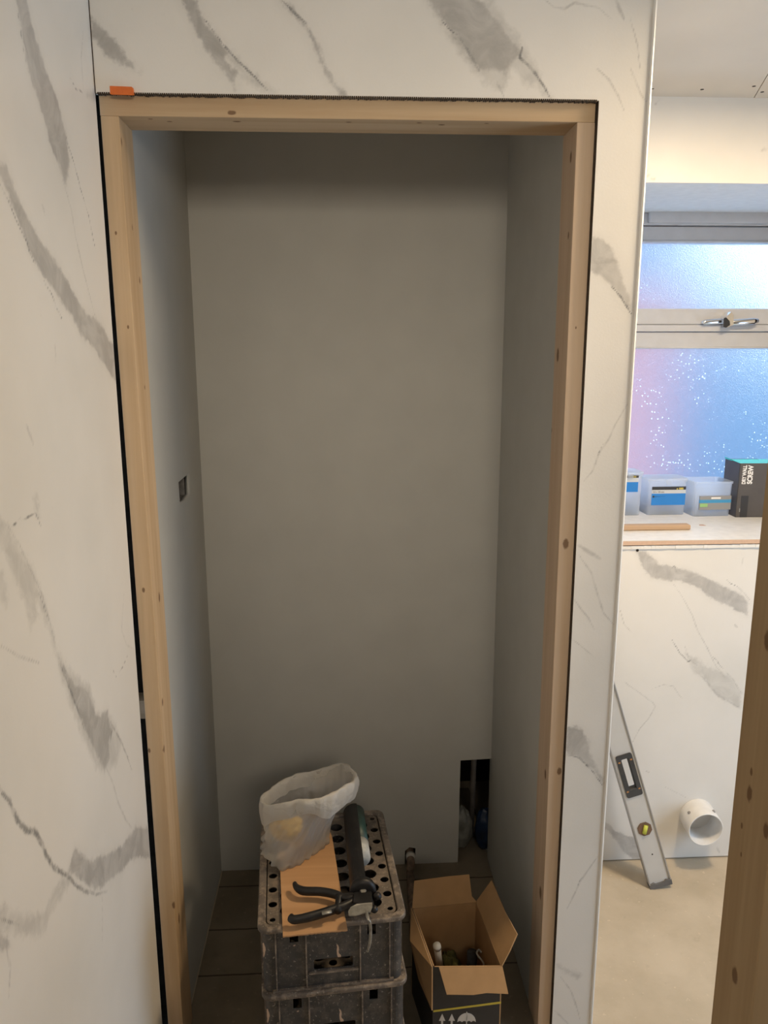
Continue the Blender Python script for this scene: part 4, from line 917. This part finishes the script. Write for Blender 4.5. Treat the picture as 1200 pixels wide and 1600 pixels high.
obj('roller_sleeve', tube(bmesh.new(), [Vector((b4[2].x - .019, r0_.y, r0_.z)), Vector((b4[2].x - .020, r0_.y, .0085))], .0120, 20), mat('sleeve_dark', 0.95, (0.05, 0.052, 0.055), noise=.3, nscale=80), rl, True)
hk = [atZ(x, y, .168) for x, y in ((752, 1488), (748, 1484), (745, 1489), (748, 1495))] + [atZ(755, 1504, .16), atZ(758, 1520, .14)]
obj('roller_arm', tube(bmesh.new(), smooth_pts(hk), .0022, 8), PW, rl, True)

# ------------------------------------------------------------------ spirit level
ALU = mat('level_aluminium', 0.42, (0.60, 0.60, 0.59), metal=0.25, noise=0.04, nscale=15); EDG = mat('level_edge', 0.35, (0.42, 0.42, 0.42), metal=0.6)
b0 = atZ(1031.5, 1386, 0.0); up_px = (967.5, 1165)
t_ = 0.0; 
def lev_pt(Y): return atY(*up_px, Y)
Yg = 1.975
for _ in range(30):
    pU = lev_pt(Yg); Ls = (pU - b0).length; need = b0.y + (BY - .028 - b0.y) * Ls / 1.0; Yg = need
pU = lev_pt(Yg); zax = (pU - b0).normalized(); nrm = Vector((0, -1, 0)); yax = (nrm - zax * nrm.dot(zax)).normalized() * -1; xax = yax.cross(zax).normalized()
ML = Matrix((xax, yax, zax)).transposed().to_4x4(); ML.translation = b0 + Vector((0, .004, 0.008))
lv = thing('spirit_level', 'long aluminium spirit level leaning against the marble panel under the window', 'spirit level', tuple(b0))
def lproj(x, y):      # pixel -> level plane coordinates (x across, z along)
    Pm = ML.translation - yax * .012; d = ray(x, y); t = (Pm - EYE).dot(yax) / d.dot(yax); p = EYE + d * t - Pm
    return p.dot(xax), p.dot(zax)
hwL = 0.5 * (abs(lproj(949.5, 1165)[0] - lproj(986, 1165)[0])) 
hc = [lproj(*p) for p in ((961, 1186), (985, 1176), (1004, 1240), (981, 1247))]; hz0 = (hc[2][1] + hc[3][1]) / 2; hz1 = (hc[0][1] + hc[1][1]) / 2
vc = lproj(1008, 1296); print('level', hwL, hz0, hz1, vc, b0, zax)
LL = 1.0
def LM(dy): return ML @ Matrix(((1, 0, 0, 0), (0, 0, -1, dy), (0, 1, 0, 0), (0, 0, 0, 1)))
hw_ = hwL * .98; hx = hw_ * .72
body = plate([(-hw_, .006), (hw_, .006), (hw_, LL), (-hw_, LL)], [rrect(-hx, hz0, hx, hz1, .005), circle(vc[0], vc[1], .0205, 8)], .016, LM(0))
obj('body', body, ALU, lv)
for s in (-1, 1): obj('edge_flange', hexa(bmesh.new(), [ML @ Vector(p) for p in ((s * hw_ - .0018, -.0125, .006), (s * hw_ + .0018, -.0125, .006), (s * hw_ + .0018, .0125, .006), (s * hw_ - .0018, .0125, .006), (s * hw_ - .0018, -.0125, LL), (s * hw_ + .0018, -.0125, LL), (s * hw_ + .0018, .0125, LL), (s * hw_ - .0018, .0125, LL))], .0005), EDG, lv)
BLKR = mat('handle_rubber', 0.7, (0.045, 0.045, 0.045), noise=.2)
obj('handle_grip', plate(rrect(-hx - .001, hz0 - .002, hx + .001, hz1 + .002, .006), [rrect(-hx * .45, hz0 + .020, hx * .5, hz1 - .011, .003)], .024, LM(0)), BLKR, lv)
ORD = mat('orange_accent', .5, (.45, .22, .08))
for sx in (-1, 1):
    for z_ in (hz0 + .018, hz1 - .018): gq = bmesh.new(); box(gq, (sx * hx * .78 - .003, -.0128, z_ - .002), (sx * hx * .78 + .003, -.0118, z_ + .002)); gq.transform(ML); obj('grip_accent', gq, ORD, lv)
vh = obj('vial_housing', plate([(vc[0] + .0215 * cos(radians(22.5 + 45 * k)), vc[1] + .0215 * sin(radians(22.5 + 45 * k))) for k in range(8)], [], .022, LM(0)), mat('vial_housing_brown', .5, (.17, .10, .06), noise=.2), lv)
VG = mat('vial_green', 0.25, (0.62, 0.66, 0.10)); a = Vector((vc[0] - .006, -.0125, vc[1] - .011)); b_ = Vector((vc[0] + .006, -.0125, vc[1] + .011))
obj('vial', tube(bmesh.new(), [ML @ a, ML @ b_], .0062, 12), VG, lv, True)
dt = lproj(1020, 1336); obj('rivet_hole', tube(bmesh.new(), [ML @ Vector((dt[0], -.0086, dt[1])), ML @ Vector((dt[0], -.007, dt[1]))], .0022, 12), BLACKH, lv)
CAPM = mat('cap_grey_plastic', 0.6, (0.13, 0.125, 0.12), noise=.2)
obj('end_cap', plate([(-hw_ - .002, -.004), (hw_ + .002, -.004), (hw_ + .003, .012), (hw_ * .55, .016), (hw_ * .4, .011), (-hw_ * .4, .011), (-hw_ * .6, .016), (-hw_ - .002, .012)], [], .026, LM(0), .001), CAPM, lv)

# ------------------------------------------------------------------ soil pipe
cF = atY(1103, 1297, 1.985); RO = 0.5 * (atY(1130, 1297, 1.985).x - atY(1076, 1297, 1.985).x)
pp = thing('soil_pipe', 'white plastic soil pipe stub sticking out of the marble panel', 'pipe', (cF.x, BY, cF.z))
bm = bmesh.new(); NP_ = 48; y0p, y1p = 1.985, BY + .03
dirp = (atY(1085, 1288, BY) - cF); dirp = Vector((.012, BY - 1.985, -.006))
lp = []
for yy, r_ in ((y1p, RO), (y0p + .001, RO), (y0p, RO - .0008), (y0p, RO - .003), (y0p + .001, RO - .0036), (y1p, RO - .0036)):
    k_ = (yy - y0p) / (BY - y0p); lp.append([bm.verts.new((cF.x + dirp.x * k_ + r_ * cos(2 * pi * i / NP_), yy, cF.z + dirp.z * k_ + r_ * sin(2 * pi * i / NP_))) for i in range(NP_)])
for a, b_ in zip(lp[:-1], lp[1:]):
    for i in range(NP_): bm.faces.new((a[i], a[(i + 1) % NP_], b_[(i + 1) % NP_], b_[i]))
bm.faces.new(lp[-1])
obj('pipe_wall', bm, SOIL, pp, True)
bm = bmesh.new(); box(bm, (-.003, -.006, -.0015), (.003, .006, .0015)); bm.transform(Matrix.Translation((cF.x - RO * .62, 2.02, cF.z + .012)) @ Matrix.Rotation(.6, 4, 'Z')); obj('dirt_mark', bm, mat('smudge_dark', .9, (.12, .11, .1)), pp)
for (x, y) in ((1077, 1270), (1115, 1268)):
    p = None
    for Y in np.linspace(1.985, BY, 200):
        qv = atY(x, y, Y); kk = (Y - y0p) / (BY - y0p)
        if hypot(qv.x - cF.x - dirp.x * kk, qv.z - cF.z - dirp.z * kk) < RO: p = qv; break
    if p is not None:
        bm = blob(bmesh.new(), p, (.0045, .006, .0045), int(x), .3, 2); obj('smudge', bm, mat('smudge_grey', .9, (.28, .27, .26)), pp)

# ------------------------------------------------------------------ things on the sill
def tub_mat():
    m = bpy.data.materials.new('milky_polypropylene'); m.use_nodes = True; n = m.node_tree; n.nodes.clear()
    o_ = N(n, 'ShaderNodeOutputMaterial'); d = N(n, 'ShaderNodeBsdfPrincipled'); d.inputs['Base Color'].default_value = (0.80, 0.84, 0.86, 1); d.inputs['Roughness'].default_value = 0.3
    t = N(n, 'ShaderNodeBsdfTranslucent'); t.inputs[0].default_value = (0.97, 0.98, 1.0, 1); tr = N(n, 'ShaderNodeBsdfTransparent'); tr.inputs[0].default_value = (.95, .97, 1, 1)
    m1 = N(n, 'ShaderNodeMixShader'); m1.inputs[0].default_value = 0.75; n.links.new(d.outputs[0], m1.inputs[1]); n.links.new(t.outputs[0], m1.inputs[2])
    m2 = N(n, 'ShaderNodeMixShader'); m2.inputs[0].default_value = 0.50; n.links.new(m1.outputs[0], m2.inputs[1]); n.links.new(tr.outputs[0], m2.inputs[2])
    n.links.new(m2.outputs[0], o_.inputs[0]); return m
TUB = tub_mat(); SCR = mat('blue_zinc_screws', 0.4, (0.12, 0.26, 0.48), metal=0.4, noise=0.5, nscale=120)
LB = mat('label_blue', 0.5, (0.02, 0.22, 0.68)); LK = mat('label_black', 0.5, (0.03, 0.03, 0.035)); LW = mat('label_pale', 0.5, (0.55, 0.6, 0.66)); LYE = mat('print_yellow', 0.5, (0.8, 0.68, 0.12)); LWH = mat('print_white', 0.5, (0.85, 0.87, 0.9)); LGR = mat('label_grey', 0.5, (0.28, 0.29, 0.31)); LGN = mat('label_green', 0.5, (0.30, 0.55, 0.22)); LMB = mat('label_mid_blue', 0.5, (0.05, 0.30, 0.60))
def tub(label, x0, x1, y0, y1, h, flare, lid, rot=0.0):
    """local frame: front lower left at origin corner; x right, y back"""
    cx, cy = (x0 + x1) / 2, (y0 + y1) / 2
    r = thing('screw_tub', label, 'tub', (cx, cy, SZ), 'plastic screw tubs on the window sill', rot=rot)
    w_, d_ = x1 - x0, y1 - y0; bm = bmesh.new(); R = min(.008, w_ * .1)
    def ring(s, z, ins=0): return [bm.verts.new((x, y, z)) for x, y in rrect(-w_ / 2 - s + ins, -d_ / 2 - s + ins, w_ / 2 + s - ins, d_ / 2 + s - ins, R + max(s, 0), 3)]
    prof_ = [(-flare, 0.0, 0), (-flare + .001, .002, 0), (0, h - .008, 0), (.003, h - .007, 0), (.0035, h, 0), (.0, h, 0.0015), (-.0005, h - .008, .0015), (-flare, .003, .002)]
    rg = [ring(s, z, i) for s, z, i in prof_]
    for a, b_ in zip(rg[:-1], rg[1:]):
        for i in range(len(a)): bm.faces.new((a[i], a[(i + 1) % len(a)], b_[(i + 1) % len(a)], b_[i]))
    bm.faces.new(rg[0]); bm.faces.new(rg[-1])
    obj('tub_body', bm, TUB, r)
    if lid:
        bm = plate(rrect(-w_ / 2 - .005, -d_ / 2 - .005, w_ / 2 + .005, d_ / 2 + .005, R + .004), [], .007, Matrix.Translation((0, 0, h + .0015)), .002)
        l_ = obj('lid', bm, TUB, r); obj('lid_latch', B((-.009, -d_ / 2 - .009, h - .014), (.009, -d_ / 2 - .0045, h + .003), bevel=.001), TUB, l_)
    return r, w_, d_
def lbl(r, yl, u0, v0, u1, v1, m_, nm='label', d=.0008):
    return obj(nm, B((u0, yl - d, v0), (u1, yl, v1)), m_, r)
FTX = Matrix(((1, 0, 0, 0), (0, 0, -1, 0), (0, 1, 0, 0), (0, 0, 0, 1)))
def ftext(r, s, size, u, v, yl, m_, sx=1, rotz=0, bold=0): return text('lettering', s, size, m_, Matrix.Translation((u, yl, v)) @ FTX @ Matrix.Rotation(rotz, 4, 'Z'), r, sx=sx, bold=bold)
def screws(r, w_, d_, hgt, seed):
    bm = bmesh.new(); rr = random.Random(seed)
    for k in range(60):
        a = rr.uniform(0, pi); c = Vector((rr.uniform(-w_ * .32, w_ * .32), rr.uniform(-d_ * .3, d_ * .3), rr.uniform(.008, hgt))); v = Vector((cos(a), rr.uniform(-.3, .3), rr.uniform(-.5, .5))).normalized() * min(.014, w_ * .14)
        tube(bm, [c - v, c + v * .7, c + v], [.0012, .002, .0035], 6)
    o = obj('screws', bm, SCR, r); o['kind'] = 'stuff'; return o
YT = 2.400     # front face of the tubs
A0 = atY(960, 806, YT).x; A1 = atY(1000, 806, YT).x
B0, B1 = atY(1011, 808, YT).x, atY(1069, 808, YT).x
C0, C1 = atY(1081, 813, YT - .03).x, atY(1140, 813, YT - .03).x
zA, zB_, zC_ = atY(990, 738, YT).z - SZ, atY(1040, 750, YT).z - SZ, atY(1110, 753, YT - .03).z - SZ
r, w_, d_ = tub('tallest pale screw tub at the left end of the sill, half behind the partition', A0, A1, YT, YT + .08, zA - .004, .002, True)
yl = -d_ / 2 - .0005; f_ = lambda px_, py_, c_: (lambda p: (p.x - c_, p.z - SZ))(atY(px_, py_, YT))
cxA = (A0 + A1) / 2
(u1, vt) = f_(998, 742, cxA); (_, v2) = f_(998, 746.5, cxA); (_, v3) = f_(998, 753, cxA); (_, v4) = f_(998, 768.5, cxA); u0 = -w_ / 2 + .004
lbl(r, yl, u0, v2, u1, vt, LK); lbl(r, yl, u0, v3, u1, v2, LW); lbl(r, yl, u0, v4, u1, v3, LB); ftext(r, 'x 1000', .008, u1 - .028, v2 + .001, yl - .0009, LYE, .9); screws(r, w_, d_, .03, 2)
r, w_, d_ = tub('lidded screw tub with a big blue label between the tallest and the open tub', B0, B1, YT, YT + .08, zB_, .002, True)
cxB = (B0 + B1) / 2; yl = -d_ / 2 - .0005
(u0, vt) = f_(1019, 760.5, cxB); (u1, v2) = f_(1070, 765, cxB); (_, v3) = f_(1040, 771, cxB); (_, v4) = f_(1040, 789, cxB); u1 = w_ / 2 - .002
lbl(r, yl, u0, v2, u1, vt, LK); lbl(r, yl, u0, v3, u1, v2, LW); lbl(r, yl, u0, v4, u1, v3, LB)
ftext(r, 'x 1000', .0085, u1 - .031, v2 + .001, yl - .0009, LYE, .95, bold=.0002); ftext(r, '5.0 x 120 mm', .0075, u0 + .003, v3 + .003, yl - .0009, LK, .9)
bm = bmesh.new(); vm = v3 - .010; tube(bm, [(u0 + .012, yl - .0006, vm), (u0 + .017, yl - .0006, vm), (u0 + .045, yl - .0006, vm)], [.0025, .0013, .0006], 8, flat=(1, .3)); tube(bm, [(u0 + .006, yl - .0002, vm), (u0 + .006, yl - .0012, vm)], .0035, 14); obj('printed_screw', bm, LK, r); screws(r, w_, d_, .035, 4)
r, w_, d_ = tub('open empty-topped plastic screw tub beside the dark carton on the sill', C0, C1, YT - .03, YT + .07, zC_, .003, False, 0.03)
cxC = (C0 + C1) / 2; yl = -d_ / 2 + .0002
g_ = lambda px_, py_: (lambda p: (p.x - cxC, p.z - SZ))(atY(px_, py_, YT - .03))
(u0, vt), (u1, vb) = g_(1092, 775), g_(1140, 796); hh = vt - vb
lbl(r, yl, u0, vt - hh * .27, u1, vt, LGR, d=.0035); lbl(r, yl, u0, vt - hh * .5, u1, vt - hh * .27, LMB, d=.0035); lbl(r, yl, u0, vb, u1, vt - hh * .5, LGR, d=.0035); lbl(r, yl - .0036, u0 + .002, vb + hh * .22, u0 + (u1 - u0) * .26, vb + hh * .46, LGN)
lbl(r, yl - .0036, u0 + (u1 - u0) * .36, vt - hh * .21, u0 + (u1 - u0) * .66, vt - hh * .09, LWH)
screws(r, w_, d_, .016, 6)
# carton
zD = atY(1170, 724, YT - .05).z - SZ; D0 = atY(1150, 812, YT - .05).x; D1 = D0 + .105
cb = thing('screw_carton', 'dark drywall screw carton with turquoise open flap on the sill', 'carton', ((D0 + D1) / 2, YT + .0025, SZ), rot=-0.04)
CG = mat('carton_charcoal', 0.55, (0.085, 0.080, 0.082), noise=0.08); TQ = mat('carton_turquoise', 0.5, (0.03, 0.62, 0.62))
ww = D1 - D0; dd = .105; ch = zD
bm = bmesh.new()
for a, b_ in (((-ww / 2, -dd / 2, 0), (ww / 2, -dd / 2 + .0015, ch)), ((-ww / 2, dd / 2 - .0015, 0), (ww / 2, dd / 2, ch)), ((-ww / 2, -dd / 2, 0), (-ww / 2 + .0015, dd / 2, ch)), ((ww / 2 - .0015, -dd / 2, 0), (ww / 2, dd / 2, ch)), ((-ww / 2, -dd / 2, 0), (ww / 2, dd / 2, .0015))): box(bm, a, b_)
obj('carton_body', bm, CG, cb)
obj('top_flap', hexa(bmesh.new(), [(-ww / 2, -dd / 2, ch), (ww / 2, -dd / 2, ch), (ww / 2, -dd / 2 + .0015, ch), (-ww / 2, -dd / 2 + .0015, ch), (-ww / 2 - .006, -dd / 2 + .055, ch + .004), (ww / 2 + .006, -dd / 2 + .055, ch + .004), (ww / 2 + .006, -dd / 2 + .0565, ch + .0055), (-ww / 2 - .006, -dd / 2 + .0565, ch + .0055)]), TQ, cb)
obj('side_flap', hexa(bmesh.new(), [(-ww / 2, -dd / 2 + .06, ch), (-ww / 2, dd / 2, ch), (-ww / 2 + .0015, dd / 2, ch), (-ww / 2 + .0015, -dd / 2 + .06, ch), (-ww / 2 - .004, -dd / 2 + .062, ch + .006), (-ww / 2 - .004, dd / 2, ch + .008), (-ww / 2 - .0025, dd / 2, ch + .008), (-ww / 2 - .0025, -dd / 2 + .062, ch + .006)]), TQ, cb)
yl = -dd / 2 - .0009; L_ = lambda px_, py_: (lambda p: (p.x - (D0 + D1) / 2, p.z - SZ))(atY(px_, py_, YT - .052))
(u, v) = L_(1166, 756.5); hgt_ = L_(1164, 727)[1] - v
def vtext(s, u, v, width, hgt, m_, bold=.0):
    o = ftext(cb, s, hgt * 1.38, 0, 0, yl, m_, 1, pi / 2, bold); xs = [q.co.z for q in o.data.vertices]
    k = width / (max(xs) - min(xs)); z0_ = min(xs)
    for q in o.data.vertices: q.co.z = (q.co.z - z0_) * k + v; q.co.x += u
    return o
vtext('DRY WALL', u, v, hgt_, .0120, LWH, .0007); vtext('SCREW', L_(1176, 756)[0], v, hgt_, .0160, LWH, .0009)
lbl(cb, yl + .0006, *(lambda a, b_: (a[0], b_[1], b_[0], a[1]))(L_(1160.5, 775), L_(1168, 809)), LK, 'printed_block')
vtext('SCREW', *L_(1157.5, 800), .012, .0022, LW)
# batten and chip on the sill
a = atZ(960, 829, SZ + .002); b_ = atZ(1080, 827.5, SZ + .002)
W_BT = wood('batten_timber', (0.52, 0.38, 0.27), (0.42, 0.30, 0.20), 0)
tag(obj('timber_batten', B((a.x - .02, a.y, SZ), (b_.x, a.y + .03, SZ + .016), bevel=.004), W_BT, None, False), 'short timber batten lying along the front of the window sill', 'batten')
c = atZ(1097, 821, SZ); bm = bmesh.new(); hexa(bm, [c + Vector(p) for p in ((-.009, -.003, 0), (.010, -.006, 0), (.006, .006, 0), (-.006, .008, 0), (-.008, -.002, .0015), (.009, -.005, .001), (.005, .005, .002), (-.005, .007, .0015))])
tag(obj('plaster_chip', bm, mat('chip_brown', .8, (.42, .30, .26))), 'tiny brown chip of debris on the sill before the open tub', 'debris')

for o in list(bpy.data.objects):
    if '_w' in o: del o['_w']
